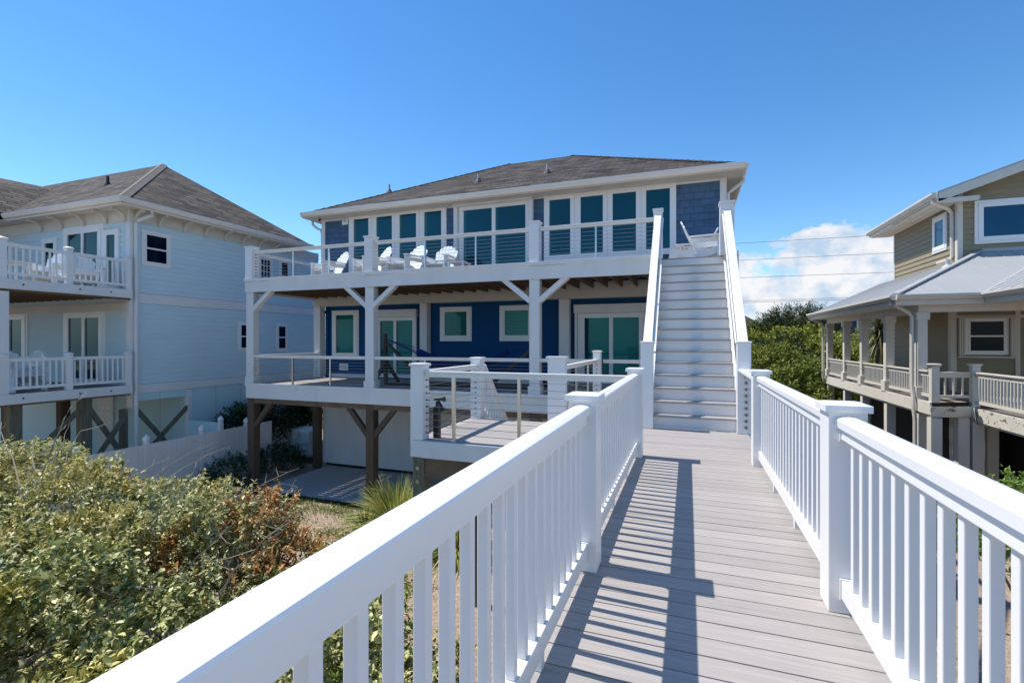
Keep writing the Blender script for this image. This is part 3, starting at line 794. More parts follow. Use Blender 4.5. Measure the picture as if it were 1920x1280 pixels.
# upper windows
window(FU, H, (-10.98, -7.22, 3.68, 5.60), [(-10.78, -10.17, 3.86, 5.50), (-9.86, -9.24, 3.86, 5.50), (-8.95, -8.32, 3.86, 5.50), (-8.02, -7.40, 3.86, 5.50)], M['glassup'], d=.06)
window(FU, H, (-3.99, -.30, 3.68, 5.60), [(-3.83, -3.20, 3.84, 5.46), (-2.90, -2.26, 3.84, 5.46), (-1.99, -1.35, 3.84, 5.46), (-1.08, -.46, 3.84, 5.46)], M['glassup'], d=.06)
sd = window(FU, H, (-6.79, -4.45, 3.12, 5.53), [(-6.62, -5.66, 3.25, 5.42), (-5.54, -4.57, 3.25, 5.42)], M['glassup'], 'sliding_door', d=.05)
jb = MB(); FU.box(jb, -6.92, -6.80, 3.1, 5.53, .0, .14); FU.box(jb, -4.44, -4.32, 3.1, 5.53, .0, .14); FU.box(jb, -6.92, -4.32, 5.532, 5.584, 0, .20)
build(jb, 'door_casing', M['trim'], sd, bevel=.004)
for wx0, wx1 in ((-10.98, -7.22), (-3.99, -.30)):
    lm = MB()
    for x in np.arange(wx0 + .92, wx1 - .3, .93): FU.box(lm, x - .004, x + .004, 3.7, 5.58, .0575, .0605)
    build(lm, 'window_joint', M['pipe'], H)
lb = MB(); FU.box(lb, -11.28, -11.04, 5.36, 5.70 - .12, .0, .04); wl = build(lb, 'light_plate', M['white'], H, bevel=.004)
build(MB().tube([FU.p(-11.16, 5.48, .04), FU.p(-11.16, 5.48, .12)], .05, 10), 'wall_light', M['steel'], wl)
build(MB().tube([FU.p(-11.98, 5.56, .3), FU.p(-11.98, 5.5, .36)], .035, 8), 'security_camera', M['black'], H)
for u0, u1, z0, z1 in ((-10.775, -10.70, 3.87, 5.49), (-9.855, -9.80, 3.87, 5.49), (-8.945, -8.89, 3.87, 5.49), (-8.015, -7.93, 3.87, 5.49), (-6.61, -6.53, 3.26, 5.41), (-5.535, -5.47, 3.26, 5.41), (-3.825, -3.78, 3.85, 5.45)):
    cm = MB(); FU.box(cm, u0, u1, z0, z1, .0185, .0205); build(cm, 'curtain_or_dark_strip', M['curtain'], H)
# ground-floor openings under the deck
window(FL, H, (-11.86, -10.81, .78, 2.36), [(-11.72, -10.97, .92, 2.25)], M['glasslow'], casing=(.05, .03))
d1 = window(FL, H, (-10.0, -8.44, .10, 2.13), [(-9.86, -9.32, .22, 2.02), (-9.22, -8.59, .22, 2.02)], M['glasslow'], 'sliding_door', d=.07)
d2 = window(FL, H, (-3.03, -1.13, .10, 2.13), [(-2.83, -2.12, .22, 2.0), (-2.01, -1.29, .22, 2.0)], M['glasslow'], 'sliding_door', d=.07)
for d_, u0, u1 in ((d1, -10.06, -8.40), (d2, -3.13, -1.06)):
    sb = MB(); FL.box(sb, u0, u1, 2.135, 2.39, 0, .17); build(sb, 'shutter_box', M['trim'], d_, bevel=.01)
    rr = MB(); FL.box(rr, u0 + .02, u0 + .09, .1, 2.134, .071, .10); FL.box(rr, u1 - .09, u1 - .02, .1, 2.134, .071, .10); build(rr, 'shutter_track', M['trim'], d_)
window(FL, H, (-7.55, -6.48, 1.36, 2.40), [(-7.40, -6.62, 1.51, 2.27)], M['glasslow'], casing=(.03, .03))
w2 = window(FL, H, (-5.47, -4.42, 1.36, 2.40), [(-5.32, -4.56, 1.51, 2.27)], M['glasslow'], casing=(.03, .03))
lv = MB()
for i in range(17): FL.box(lv, -5.315, -4.565, 1.53 + i * .044, 1.536 + i * .044, .018, .021)
build(lv, 'blind', M['weedblind'] if 'weedblind' in M else mat('pale_green_blind', (.10, .34, .29), .4), w2)
vt = MB(); FL.box(vt, -11.56, -11.2, .31, .54, .012, .05); vv = build(vt, 'dryer_vent', M['white'], H, bevel=.006)
hv = MB(); a = FL.p(-11.5, .37, .05); hv.hexa([(-11.5, 13.92, .36), (-11.26, 13.92, .36), (-11.26, 13.80, .37), (-11.5, 13.80, .37), (-11.5, 13.92, .5), (-11.26, 13.92, .5), (-11.26, 13.86, .43), (-11.5, 13.86, .43)])
build(hv, 'vent_hood', M['trim'], vv)
build(MB().tube([FL.p(-12.1, 2.40, .1), FL.p(-12.1, 2.32, .17)], .035, 8), 'security_camera', M['black'], H)
for u0, u1, z0, z1, mm in ((-9.855, -9.70, .23, 2.01, 'glassup'), (-2.825, -2.66, .23, 1.99, 'glassup'), (-7.395, -6.95, 1.52, 2.26, 'curtain'), (-11.71, -11.62, .93, 2.24, 'curtain')):
    cm = MB(); FL.box(cm, u0, u1, z0, z1, .0185, .0205); build(cm, 'curtain_or_dark_strip', M[mm], H)  # glassup entries are darker strips on the sliding door panes
# beadboard storage enclosure under the deck
bd = MB(); rng = random.Random(3); x = -12.14
FS = Fac('Y', -1, 13.86)
while x < -2.3:
    FS.box(bd, x, x + .147, -2.80, -.32, 0, .016 + rng.uniform(-.001, .001)); x += .150
FS.box(bd, -12.17, -2.3, -2.97, -.3, -.05, .008)
SH = thing('storage_enclosure', 'white vertical board storage enclosure under the blue house', 'shed', (-7, 13.86, GZ))
build(bd, 'board_wall', M['trim'], SH)
tk = MB(); FS.box(tk, -12.10, -2.3, -2.92, -2.79, .017, .04); FS.box(tk, -12.2, -12.102, -2.92, -.3, .017, .035); build_each(tk, 'base_board', M['trim'], SH)
build_each(MB().box(-12.22, -12.172, 13.93, 19, -2.95, -.31).box(-2.29, -2.2, 13.93, 19, -2.95, -.31), 'side_wall', M['trim'], SH)
build(MB().box(-12.1, -2.3, 13.87, 13.93, -3.05, -2.98), 'gap_shade', M['void'], SH)  # near-black strip stands in for the shaded gap under the wall

# ------------------------------------------------------------------ the two house decks
DK = thing('house_deck', 'lower grey deck across the front of the blue house on timber pilings', 'deck', (-6, 12, 0))
build(boards(10.90, 13.93, -12.46, .9, .05, pitch=.14, gap=.012, seed=8), 'decking', M['deck'], DK)
build_each(MB().box(-12.50, .95, 10.86, 10.885, -.02, .075).box(-12.49, .95, 10.887, 10.91, -.37, -.022).box(-12.505, -12.48, 10.912, 13.9, -.37, .06).box(.95, .975, 10.89, 13.9, -.37, .05), 'fascia', M['trim'], DK, bevel=.003)
jo = MB()
for x in np.arange(-12.2, .9, .41): jo.box(x - .02, x + .02, 10.915, 13.9, -.25, .02)
build(jo, 'joists', M['timber'], DK)
build_each(MB().box(-12.4, .9, 10.93, 11.07, -.52, -.255).box(-12.4, .9, 13.64, 13.78, -.52, -.255), 'beam', M['timber'], DK)
def brace(p0, p1, w=.13, h=.10, m='trim', par=None): return build(MB().bar(p0, p1, w, h, up=(0, 1, 0)), 'brace', M[m], par, bevel=.004)
for x in (-12.33, -8.075, -3.41, .7):
    pg = build(MB().box(x - .125, x + .125, 10.915, 11.155, GZ - .3, -.375), 'piling', M['pilebrown'], DK, bevel=.012)
    if x < -4:
        for sgn in ((1,) if x < -12 else (-1, 1)):
            build(MB().bar((x + sgn * .08, 11.0, -1.25), (x + sgn * .80, 11.0, -.42), .13, .12, up=(0, 1, 0)), 'brace', M['pilebrown'], pg)
for x in (-12.34, -8.06, -3.4): build(MB().box(x - .125, x + .125, 13.60, 13.82, GZ - .3, -.26), 'piling', M['pilebrown'], DK, bevel=.012)

UD = thing('house_deck', 'upper deck of the blue house carried on white posts with diagonal braces', 'deck', (-6, 12, 3.1))
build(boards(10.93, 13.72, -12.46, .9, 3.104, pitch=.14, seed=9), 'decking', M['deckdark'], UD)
build_each(MB().box(-12.52, -.705, 10.845, 10.875, 3.105, 3.195).box(-12.505, -.705, 10.878, 10.91, 2.785, 3.103).box(.735, .95, 10.878, 10.91, 2.785, 3.103).box(-12.52, -12.49, 10.912, 13.7, 2.785, 3.19).box(.95, .98, 10.89, 13.7, 2.785, 3.19), 'fascia', M['trim'], UD, bevel=.003)
jo = MB()
for x in np.arange(-12.25, .9, .405): jo.box(x - .02, x + .02, 10.95, 13.64, 2.83, 3.07)
build(jo, 'joists', M['timber'], UD)
build_each(MB().box(-12.45, .9, 10.92, 10.96, 2.80, 3.07).box(-12.45, .9, 11.07, 11.11, 2.80, 2.829), 'rim_beam', M['timber'], UD)
for i, (x0, x1) in enumerate(((-12.50, -12.225), (-8.215, -7.945), (-3.545, -3.295), (.61, .88))):
    p = build(MB().box(x0, x1, 10.915, 11.13, .052, 2.784), 'post', M['trim'], UD, bevel=.005)
    build(MB().box(x0 - .03, x1 + .03, 10.89, 11.16, .053, .26), 'post_base', M['trim'], p, bevel=.004)
    cx = (x0 + x1) / 2
    for sgn in ((1,), (-1, 1), (-1, 1), ())[i]:
        build(MB().bar((cx + sgn * .10, 10.985, 2.27), (cx + sgn * .80, 10.985, 2.93 - .10), .125, .15, up=(0, 1, 0)), 'brace', M['trim'], p, bevel=.004)
def deck_rail(th, spans, zt, steel, z0, nc, y=10.98, zb=.09):
    for x0, x1 in spans:
        top_board(th, (x0, y, 0), (x1, y, 0), zt, .12, .035, .045)
        cables(th, (x0, y, z0), (x1, y, z0), zb, zt - z0 - .10, nc, r=.0036)
    for x in steel: steel_post(th, x, y, z0, zt - .08)
u = thing('deck_railing', 'cable railing with white capped posts along the edge of the upper deck', 'railing', (-6, 10.98, 3.1))
for x0, x1 in ((-12.50, -12.225), (-8.215, -7.945), (-3.545, -3.295)): post_white(u, (x0 + x1) / 2, 11.0, x1 - x0 - .01, 3.107, 4.17, ch=.05, cap=.02)
deck_rail(u, ((-12.225, -8.215), (-7.945, -3.545), (-3.295, -.69)), 4.02, (-10.75, -9.48, -6.40, -4.96, -1.97), 3.105, 9)
top_board(u, (-12.36, 11.13, 0), (-12.36, 13.72, 0), 4.02, .12, .035, .045); cables(u, (-12.36, 11.13, 3.105), (-12.36, 13.72, 3.105), .09, .81, 9)
fittings(u, -12.228, 11.0, (1, 0, 0), .09, .81, 9, 3.105, r=.014)
top_board(u, (.85, 10.92, 0), (.85, 13.72, 0), 4.02, .12, .035, .045); cables(u, (.85, 10.92, 3.105), (.85, 13.72, 3.105), .09, .81, 9)
l = thing('deck_railing', 'cable railing between the white posts of the lower house deck', 'railing', (-6, 10.98, .05))
deck_rail(l, ((-12.225, -8.215), (-7.945, -3.545), (-3.295, -2.0)), .915, (-10.78, -9.43, -6.40, -4.96), .055, 9)
top_board(l, (-12.36, 11.13, 0), (-12.36, 13.70, 0), .915, .12, .035, .045); cables(l, (-12.36, 11.13, .055), (-12.36, 13.7, .055), .09, .76, 9)
steel_post(l, -12.36, 12.5, .055, .84)
fittings(l, -12.228, 10.98, (1, 0, 0), .09, .76, 9, .055, r=.015)
fittings(l, -12.36, 13.69, (0, -1, 0), .09, .76, 9, .055, r=.015)
top_board(l, (-1.8, 10.98, 0), (-.6, 10.98, 0), .915, .12, .035, .045)

# ------------------------------------------------------------------ adirondack chairs, stools and tables
def adirondack(label, group=None):
    c = thing('adirondack_chair', label, 'chair', (0, 0, 0), group)
    pm = M['plastic']
    s_ = MB()    # seat slopes back; chair faces -Y
    for i in range(6):
        y0 = -.30 + i * .088; z = .37 - i * .028
        s_.hexa([(-.25, y0, z - .02), (.25, y0, z - .02), (.25, y0 + .078, z - .045), (-.25, y0 + .078, z - .045), (-.25, y0, z), (.25, y0, z), (.25, y0 + .078, z - .025), (-.25, y0 + .078, z - .025)])
    build(s_, 'seat', pm, c)
    b = MB()
    for i in range(7):
        u = (i - 3) / 3; h = .86 - .17 * u * u; tl = Vector((0, .42, .91)); nb = Vector((0, .91, -.42)); B_0 = Vector((0, .17, .17))
        x0, x1 = u * .215, u * .285; w0, w1 = .033, .044
        P_ = lambda x, s: B_0 + tl * s + Vector((x, 0, 0))
        top_ = [P_(x1 + w1 * math.cos(a), h - .03 + .035 * math.sin(a) - .02 * abs(u) * math.cos(a) * (1 if u > 0 else -1)) for a in np.linspace(0, math.pi, 7)]
        b.extrude([P_(x0 - w0, 0), P_(x0 + w0, 0)] + top_, nb * .02)
    build(b, 'backrest', pm, c)
    build(MB().bar((-.30, .34, .52), (.30, .34, .52), .03, .07).bar((-.25, .21, .24), (.25, .21, .24), .03, .07), 'back_brace', pm, c)
    for sx in (-1, 1):
        a = MB().extrude([(sx * .27, -.38, .545), (sx * .40, -.38, .545), (sx * .42, -.33, .545), (sx * .42, -.1, .545), (sx * .36, .36, .545), (sx * .29, .36, .545)], (0, 0, .024))
        build(a, 'armrest', pm, c, bevel=.004)
        build(MB().box(sx * .30, sx * .332, -.37, -.20, 0, .544), 'front_leg', pm, c)
        build(MB().extrude([(sx * .333, -.24, .543), (sx * .333, -.33, .543), (sx * .333, -.33, .36)], (sx * .02, 0, 0)), 'arm_bracket', pm, c)
        build(MB().box(sx * .272, sx * .298, -.3, .32, .43, .53), 'side_rail', pm, c)
        build(MB().hexa([(sx * .265 - .015, -.34, .24), (sx * .265 + .015, -.34, .24), (sx * .265 + .015, .52, 0), (sx * .265 - .015, .52, 0),
                         (sx * .265 - .015, -.34, .40), (sx * .265 + .015, -.34, .40), (sx * .265 + .015, .64, .06), (sx * .265 - .015, .64, .06)]), 'rear_leg', pm, c)
    return c
def small_table(label, loc, group=None, w=.46, h=.45):
    t_ = thing('side_table', label, 'table', (0, 0, 0), group); s_ = MB()
    for i in range(5): s_.box(-w / 2, w / 2, -w / 2 + i * w / 5, -w / 2 + i * w / 5 + w / 5 - .012, h - .025, h)
    build(s_, 'tabletop', M['plastic'], t_)
    for sx in (-1, 1):
        for sy in (-1, 1): build(MB().box(sx * w * .42 - .02, sx * w * .42 + .02, sy * w * .42 - .03, sy * w * .42 + .03, 0, h - .026), 'leg', M['plastic'], t_)
    t_.location = loc; return t_
def footstool(label, loc, rz):
    f = thing('footstool', label, 'footstool', (0, 0, 0)); s_ = MB()
    for i in range(5):
        y = -.22 + i * .09; z = .26 + .10 * math.sin(i * .62) ; s_.box(-.25, .25, y, y + .078, z, z + .022)
    build(s_, 'slatted_top', M['plastic'], f)
    for sx in (-1, 1):
        build(MB().extrude([(sx * .26, -.24, .24), (sx * .26, .25, .30), (sx * .26, .30, 0), (sx * .26, .2, 0), (sx * .26, .05, .2), (sx * .26, -.2, 0), (sx * .26, -.28, 0)], (sx * -.025, 0, 0)), 'side_frame', M['plastic'], f)
    f.location = loc; f.rotation_euler = (0, 0, rz); return f
ZU = 3.106
ch = adirondack('white slatted chair at the left end of the upper deck, next to the corner post')
GR = 'white slatted chairs on the upper deck'
ch['group'] = GR
spots = [((-10.45, 12.1), -22, None),
         ((-8.75, 11.9), -30, 'white slatted chair half hidden behind the second capped post of the upper deck'),
         ((-7.60, 12.0), -14, 'white slatted chair just right of the second capped post of the upper deck'),
         ((-6.72, 12.35), 2, 'white slatted chair nearest the upper sliding door, beside a small table'),
         ((.42, 12.2), 88, 'white slatted chair at the top of the staircase seen from its side, facing right'),
         ((.13, 13.15), -92, 'white slatted chair mostly hidden behind the post at the top right of the stairs')]
for i, (xy, deg, lab) in enumerate(spots):
    o = ch if i == 0 else copy_tree(ch)
    place(o, (xy[0], xy[1], ZU), R(deg), lab); o.scale = (1.08, 1.08, 1.12)
small_table('low white slatted table beside the chair by the upper sliding door', (-6.02, 12.2, ZU), None, .5, .42)
small_table('low white slatted table between two chairs on the upper deck', (-8.15, 11.7, ZU), None, .5, .42)
footstool('low white slatted footstool left of the chair at the top of the stairs', (-.12, 11.75, ZU), R(88))

# ------------------------------------------------------------------ hammock on its stand
hs_ = thing('hammock_stand', 'dark timber hammock stand with splayed feet on the lower deck', 'hammock stand', (-6, 12.1, .055))
for x, sg_ in ((-8.30, 1), (-3.62, -1)):
    p = build(MB().bar((x, 12.0, .056), (x - sg_ * .03, 12.0, 1.55), .09, .09, up=(0, 1, 0)), 'upright', M['stand'], hs_)
    build(MB().bar((x, 12.0, .75), (x, 11.35, .10), .09, .07).bar((x, 12.0, .75), (x, 12.65, .10), .09, .07), 'splayed_foot', M['stand'], p)
    build(MB().bar((x + sg_ * .05, 12.0, 1.25), (x + sg_ * 1.35, 12.0, .16), .08, .08, up=(0, 1, 0)), 'diagonal_strut', M['stand'], p)
build(MB().box(-8.3, -3.62, 11.95, 12.05, .057, .13), 'base_beam', M['stand'], hs_)
hm = thing('hammock', 'deep blue hammock slung low on the lower deck', 'hammock', (-5.95, 12, .8)); hb = MB(); nx, nyy = 26, 6
for i in range(nx + 1):
    f = i / nx; x = -7.3 + 2.85 * f; sag = .98 - .52 * (1 - (2 * f - 1) ** 2); hw = .10 + .5 * math.sin(math.pi * f) ** .5
    for j in range(nyy + 1):
        v_ = j / nyy * 2 - 1; hb.v.append((x, 12 + hw * v_, sag + .16 * v_ * v_))
for i in range(nx):
    for j in range(nyy): q = i * (nyy + 1) + j; hb.f.append((q, q + nyy + 1, q + nyy + 2, q + 1))
build(hb, 'hammock_bed', M['hammock'], hm, smooth=True)
for a_, b_ in ((-8.29, -7.3), (-3.64, -4.45)):
    rp = MB()
    for j in range(7):
        v_ = (j - 3) / 3; rp.tube([(a_, 12, 1.38), (b_, 12 + .1 * v_, .98 + .16 * v_ * v_)], .006, 5)
    build(rp, 'hammock_cord', M['hammock'], hm)

# ------------------------------------------------------------------ garden light, generator
gl = thing('garden_light', 'black post with two spotlights at the corner of the side platform', 'light', (-3.24, 5.86, 0))
build(MB().box(-3.275, -3.195, 5.83, 5.91, .001, .43).box(-3.25, -3.22, 5.855, 5.885, .43, .5), 'light_post', M['black'], gl, bevel=.003)
for a, b, r in (((-3.26, 5.84, .525), (-3.13, 5.84, .535), .02), ((-3.2, 5.84, .51), (-3.12, 5.82, .40), .024)):
    s_ = build(MB().tube([a, b], [r * .8, r], 10), 'spotlight', M['black'], gl, smooth=True)
    d_ = (Vector(b) - Vector(a)).normalized()
    build(MB().tube([b, Vector(b) + d_ * .02, Vector(b) + d_ * .028], [r * 1.5, r * 1.9, r * 1.9], 12), 'lamp_head', M['black'], s_)
gs = thing('generator', 'pale grey standby generator cabinet on a raised timber base beside the blue house', 'generator', (-12.7, 13.6, -2.5))
bx = MB().box(-13.18, -12.22, 13.25, 13.85, -2.46, -1.78)
body = build(bx, 'cabinet', M['genset'], gs, bevel=.03)
build(MB().hexa([(-13.2, 13.23, -1.779), (-12.2, 13.23, -1.779), (-12.2, 13.87, -1.779), (-13.2, 13.87, -1.779), (-13.15, 13.28, -1.70), (-12.25, 13.28, -1.70), (-12.25, 13.82, -1.66), (-13.15, 13.82, -1.66)]), 'lid', M['genset'], gs, bevel=.012)
lv = MB()
for i in range(9): lv.box(-13.1, -12.72, 13.235, 13.249, -2.36 + i * .045, -2.345 + i * .045)
build(lv, 'louvre', M['pipe'], body)
build(MB().box(-12.72, -12.6, 13.2, 13.249, -2.0, -1.86).tube([(-12.66, 13.22, -1.86), (-12.66, 13.22, -1.74)], .02, 8), 'switch_box', M['pipe'], body)
build(MB().tube([(-12.3, 13.2, -2.15), (-12.62, 13.2, -2.15), (-12.66, 13.2, -2.2), (-12.66, 13.2, -2.7)], .022, 8), 'gas_pipe', M['pipe'], gs, smooth=True)
base = MB().box(-13.5, -11.9, 13.05, 14.0, -2.56, -2.461)
gb = build(base, 'base_slab', M['concrete'], gs, bevel=.01)
build(MB().box(-13.45, -11.95, 13.09, 13.13, -2.80, -2.561).box(-13.45, -13.4, 13.131, 13.95, -2.80, -2.561), 'base_frame', M['pilebrown'], gs)

gs.location = (-13.72, 14.62, -2.84); gs.scale = (1.07, 1.07, 1.07)

# ------------------------------------------------------------------ pale blue house on the left
L_ = thing('clapboard_house', 'pale blue clapboard beach house on pilings with two white railed decks', 'house', (-20, 13, GZ))
XL, YL = -15.8, 9.72
SX = Fac('X', 1, XL); SY = Fac('Y', -1, YL)
siding(SX, L_, YL, 17.6, 2.79, 5.0, M['lightblue'], 'upper_side_wall', .155, .02)
siding(SX, L_, YL, 17.6, .0, 2.49, M['lightblue'], 'lower_side_wall', .155, .02)
siding(SY, L_, -30, XL, -.3, 5.0, M['lightblue'], 'front_wall', .155, .02)
siding(Fac('Y', 1, 17.6), L_, -30, XL, -.3, 5.0, M['lightblue'], 'back_wall', .155, .014)
build(MB().box(-29.9, -15.95, 9.85, 17.5, -.3, -.25), 'floor', M['timber'], L_)
tm = MB()
SX.box(tm, YL, 17.6, 2.49, 2.79, -.1, .026); SX.box(tm, YL, 17.6, -.27, -.001, -.1, .026)
tm.box(XL - .13, XL + .028, YL - .028, YL + .12, -.29, 4.919)
tm.box(XL - .3, XL - .04, 9.80, 9.86, -.7, -.28)
build_each(tm, 'trim_board', M['trim'], L_, bevel=.003)
build_each(SX.box(MB(), YL + .13, 17.6, 2.791, 2.812, .0, .03), 'flashing', M['pipe'], L_)  # flashing strip, grey to draw the shadow line above the band
build_each(SX.box(MB(), YL + .13, 17.6, .001, .02, .0, .03), 'flashing', M['pipe'], L_)  # the same drawn shadow line over the lower band
fz = MB(); SX.box(fz, YL + .11, 17.6, 4.98, 5.299, -.1, .026); SY.box(fz, -30, XL - .14, 4.92, 5.299, -.1, .026); fz.box(XL - .139, XL + .032, YL - .032, YL + .109, 4.92, 5.298)
build(fz, 'frieze', M['cream'], L_)
# hip roof
lx, ly0, ly1, lz = -15.28, 9.18, 16.65, 5.47
AP = (-18.7, 12.65, 8.02); AP2 = (-26.0, 12.65, 8.02)
rl = MB().poly([(lx, ly0, lz), (lx, ly1, lz), AP]).poly([(-30, ly0, lz), (lx, ly0, lz), AP, AP2]).poly([(lx, ly1, lz), (-30, ly1, lz), AP2, AP]).poly([(-30, ly1, lz), (-30, ly0, lz), AP2])
rfl = build(rl, 'roof', M['roofgrey'], L_, fixn=False)
cp = MB(); nf = (Vector(AP) - Vector((lx, ly0, lz))).cross(Vector((1, 0, 0))); nf = nf if nf.z > 0 else -nf
nr = Vector((0, 1, 0)).cross(Vector(AP) - Vector((lx, ly0, lz))); nr = nr if nr.z > 0 else -nr
capline(cp, (lx, ly0, lz + .01), AP, 30, .15, nf, nr); build(cp, 'ridge_cap', M['ridge'], rfl, fixn=False)
# forward cross gable at the far left, seen only as a rising roof edge
cg = MB().poly([(-21.6, 9.0, 6.08), (-24.1, 11.9, 7.28), (-26.3, 7.4, 7.28), (-25.3, 5.9, 6.95), (-21.55, 5.4, 5.46), (-20.65, 8.0, 5.47)])
cg = MB().poly([(-20.95, 9.17, 5.50), (-23.55, 12.0, 7.36), (-25.0, 12.0, 7.36), (-25.0, 5.0, 7.36), (-20.95, 5.0, 5.46)]).poly([(-25.0, 12, 7.36), (-29, 12, 5.46), (-29, 5, 5.46), (-25, 5, 7.36)])
build(cg, 'gable_roof', M['roofgrey'], L_, fixn=False)
build(MB().bar((-25.0, 12, 7.37), (-25.0, 5, 7.37), .3, .06), 'gable_ridge', M['black'], L_)
build(MB().box(-30, lx, ly0, YL - .03, 5.30, 5.335).box(XL + .03, lx, YL - .03, ly1, 5.30, 5.335).box(-30, XL, YL + .02, ly1, 5.325, 5.34), 'soffit', M['cream'], L_)
build(MB().prism(GPROF, (-21, ly0 - .002, lz - .14), (lx + .1, ly0 - .002, lz - .14)).prism(GPROF, (lx + .002, ly0, lz - .14), (lx + .002, ly1, lz - .14)).box(-21, lx, ly0 + .002, ly0 + .03, 5.27, lz).box(lx - .03, lx - .001, ly0 + .03, ly1, 5.27, lz - .002), 'gutter', M['gutter'], L_, bevel=.004)
def corbel(p, d):   # curved roof bracket from wall point p outward along d
    p = Vector(p); d = Vector(d); sd = Vector((-d.y, d.x, 0)) * .035; pts = []
    for i in range(7):
        a = i / 6 * math.pi / 2; pts.append(p + d * (.40 * (1 - math.cos(a))) + Vector((0, 0, -.36 + .36 * math.sin(a))))
    for i in range(6, -1, -1):
        a = i / 6 * math.pi / 2; pts.append(p + d * (.02 + .40 * (1 - math.cos(a)) - (.02 if i == 0 else .0)) * .0 + d * (.40 * (1 - math.cos(a)) + .07 * (1 - i / 6)) + Vector((0, 0, -.36 + .36 * math.sin(a) - .09 * (i / 6))))
    return MB().extrude([q - sd for q in pts], sd * 2)
for y in (9.85, 10.55, 11.35, 12.1, 12.85, 13.6, 14.35, 15.1, 15.85): build(corbel((XL + .03, y, 5.30), (1, 0, 0)), 'roof_bracket', M['cream'], L_)
for x in (-15.95, -16.8, -17.9, -19.0, -20.1): build(corbel((x, YL - .03, 5.30), (0, -1, 0)), 'roof_bracket', M['cream'], L_)
build(MB().tube([(-15.33, 10.05, 5.33), (-15.33, 10.05, 5.15), (-15.66, 9.86, 4.98), (-15.71, 9.84, 4.9), (-15.71, 9.84, -.3), (-15.71, 9.84, -2.7)], .055, 8), 'downspout', M['duct'], L_, smooth=True)
build(MB().tube([(-18.95, 10.95, 6.6), (-18.95, 10.95, 7.06)], .045, 8).lathe((-18.95, 10.95, 6.8), [(.13, -.12), (.05, .06)], 8), 'vent_pipe', M['black'], rfl)
SX, SY = Fac('X', 1, XL + .008), Fac('Y', -1, YL - .008)
# windows
hung(SX, L_, 10.13, 10.83, 3.76, 4.68, M['glassdark'])
hung(SX, L_, 13.50, 13.92, 1.04, 1.98, M['glassdark'])
hung(SX, L_, 15.27, 15.72, 1.0, 1.98, M['glassdark'])
window(SX, L_, (14.40, 14.92, 3.35, 4.60), [(14.44, 14.88, 3.40, 4.56)], M['glassdark'], casing=(.09, .03), grid=(3, 5))
hung(SX, L_, 15.42, 15.84, 3.45, 4.62, M['glassdark'])
window(SY, L_, (-18.86, -17.06, 2.87, 4.86), [(-18.72, -18.02, 3.0, 4.73), (-17.92, -17.22, 3.0, 4.73)], M['glassleft'], 'sliding_door', casing=(.10, .04), d=.06)
window(SY, L_, (-16.98, -16.22, 2.87, 4.74), [(-16.80, -16.40, 3.05, 4.58)], M['glassleft'], 'glazed_door', d=.06)
window(SY, L_, (-20.08, -19.28, 2.87, 4.70), [(-19.92, -19.44, 3.05, 4.54)], M['glassleft'], 'glazed_door', d=.06)
window(SY, L_, (-22.9, -21.75, 2.87, 4.74), [(-22.75, -21.92, 3.05, 4.58)], M['glassleft'], 'glazed_door', d=.06)
window(SY, L_, (-18.86, -17.0, .03, 2.20), [(-18.68, -17.98, .15, 2.06), (-17.86, -17.16, .15, 2.06)], M['glassleft'], 'sliding_door', casing=(.10, .04), d=.06)
window(SY, L_, (-22.9, -21.0, .03, 2.20), [(-22.75, -22.05, .15, 2.06), (-21.9, -21.2, .15, 2.06)], M['glassleft'], 'sliding_door', casing=(.10, .04), d=.06)
hd = MB(); SY.box(hd, -30, XL - .14, 2.24, 2.50, 0, .05); build(hd, 'header_board', M['cream'], L_)
SX, SY = Fac('X', 1, XL), Fac('Y', -1, YL)
# ground level walls, pilings, braces
FG = Fac('Y', -1, 11.55)
gw = MB(); FG.box(gw, -30, -15.9, GZ, -.3, -.1, 0); SX.box(gw, 11.62, 17.6, GZ, -.275, -.1, 0); SX.box(gw, 9.86, 11.50, -.50, -.272, -.06, -.002)
build(gw, 'ground_floor_wall', M['lightbluepanel'], L_)
jt = MB()
for y in (12.54, 13.55, 14.6, 15.6, 16.6): SX.box(jt, y - .012, y + .012, GZ, -.28, .0005, .004)
SX.box(jt, 10.59, 10.61, -.5, -.275, .0, .004)
for x in (-17.2, -18.4, -21.6, -22.8): FG.box(jt, x - .012, x + .012, GZ, -.3, .0005, .004)
build_each(jt, 'panel_joint', M['pipe'], L_)
build(MB().box(XL - .12, XL + .03, 11.49, 11.64, GZ, -.29), 'corner_board', M['trim'], L_, bevel=.004)
dm = MB(); FG.box(dm, -20.5, -19.62, GZ + .05, -.62, .002, .05); dr = build(dm, 'door', M['trim'], L_, bevel=.004)
pm_ = MB()
for r_ in range(3):
    for c_ in range(2): FG.box(pm_, -20.36 + c_ * .36, -20.12 + c_ * .36, -1.15 - .0 - r_ * .22 + .0, -1.10 - r_ * .22 + .03, .051, .056)
build(pm_, 'door_panel', M['fence'], dr); build(MB().lathe(FG.p(-20.43, -1.75, .08), [(.01, -.03), (.03, 0), (.01, .03)], 8), 'door_knob', M['black'], dr)
for x, y in ((-15.93, 8.62), (-15.93, 7.1), (-15.93, 9.62), (-18.6, 8.2), (-18.6, 9.5), (-21.5, 8.2), (-21.5, 9.5), (-24, 8.2)):
    hw = .085 if y > 9.6 else .13
    build(MB().box(x - hw, x + hw, y - hw, y + hw, GZ - .2, -.25 if y < 9.55 else -.71), 'piling', M['pile'] if x > -16 else M['pilebrown'], L_, bevel=.015)
def xb(p0, p1): build(MB().bar(p0, p1, .045, .14, up=(0, 0, 1)), 'brace', M['pile'], L_, bevel=.006)
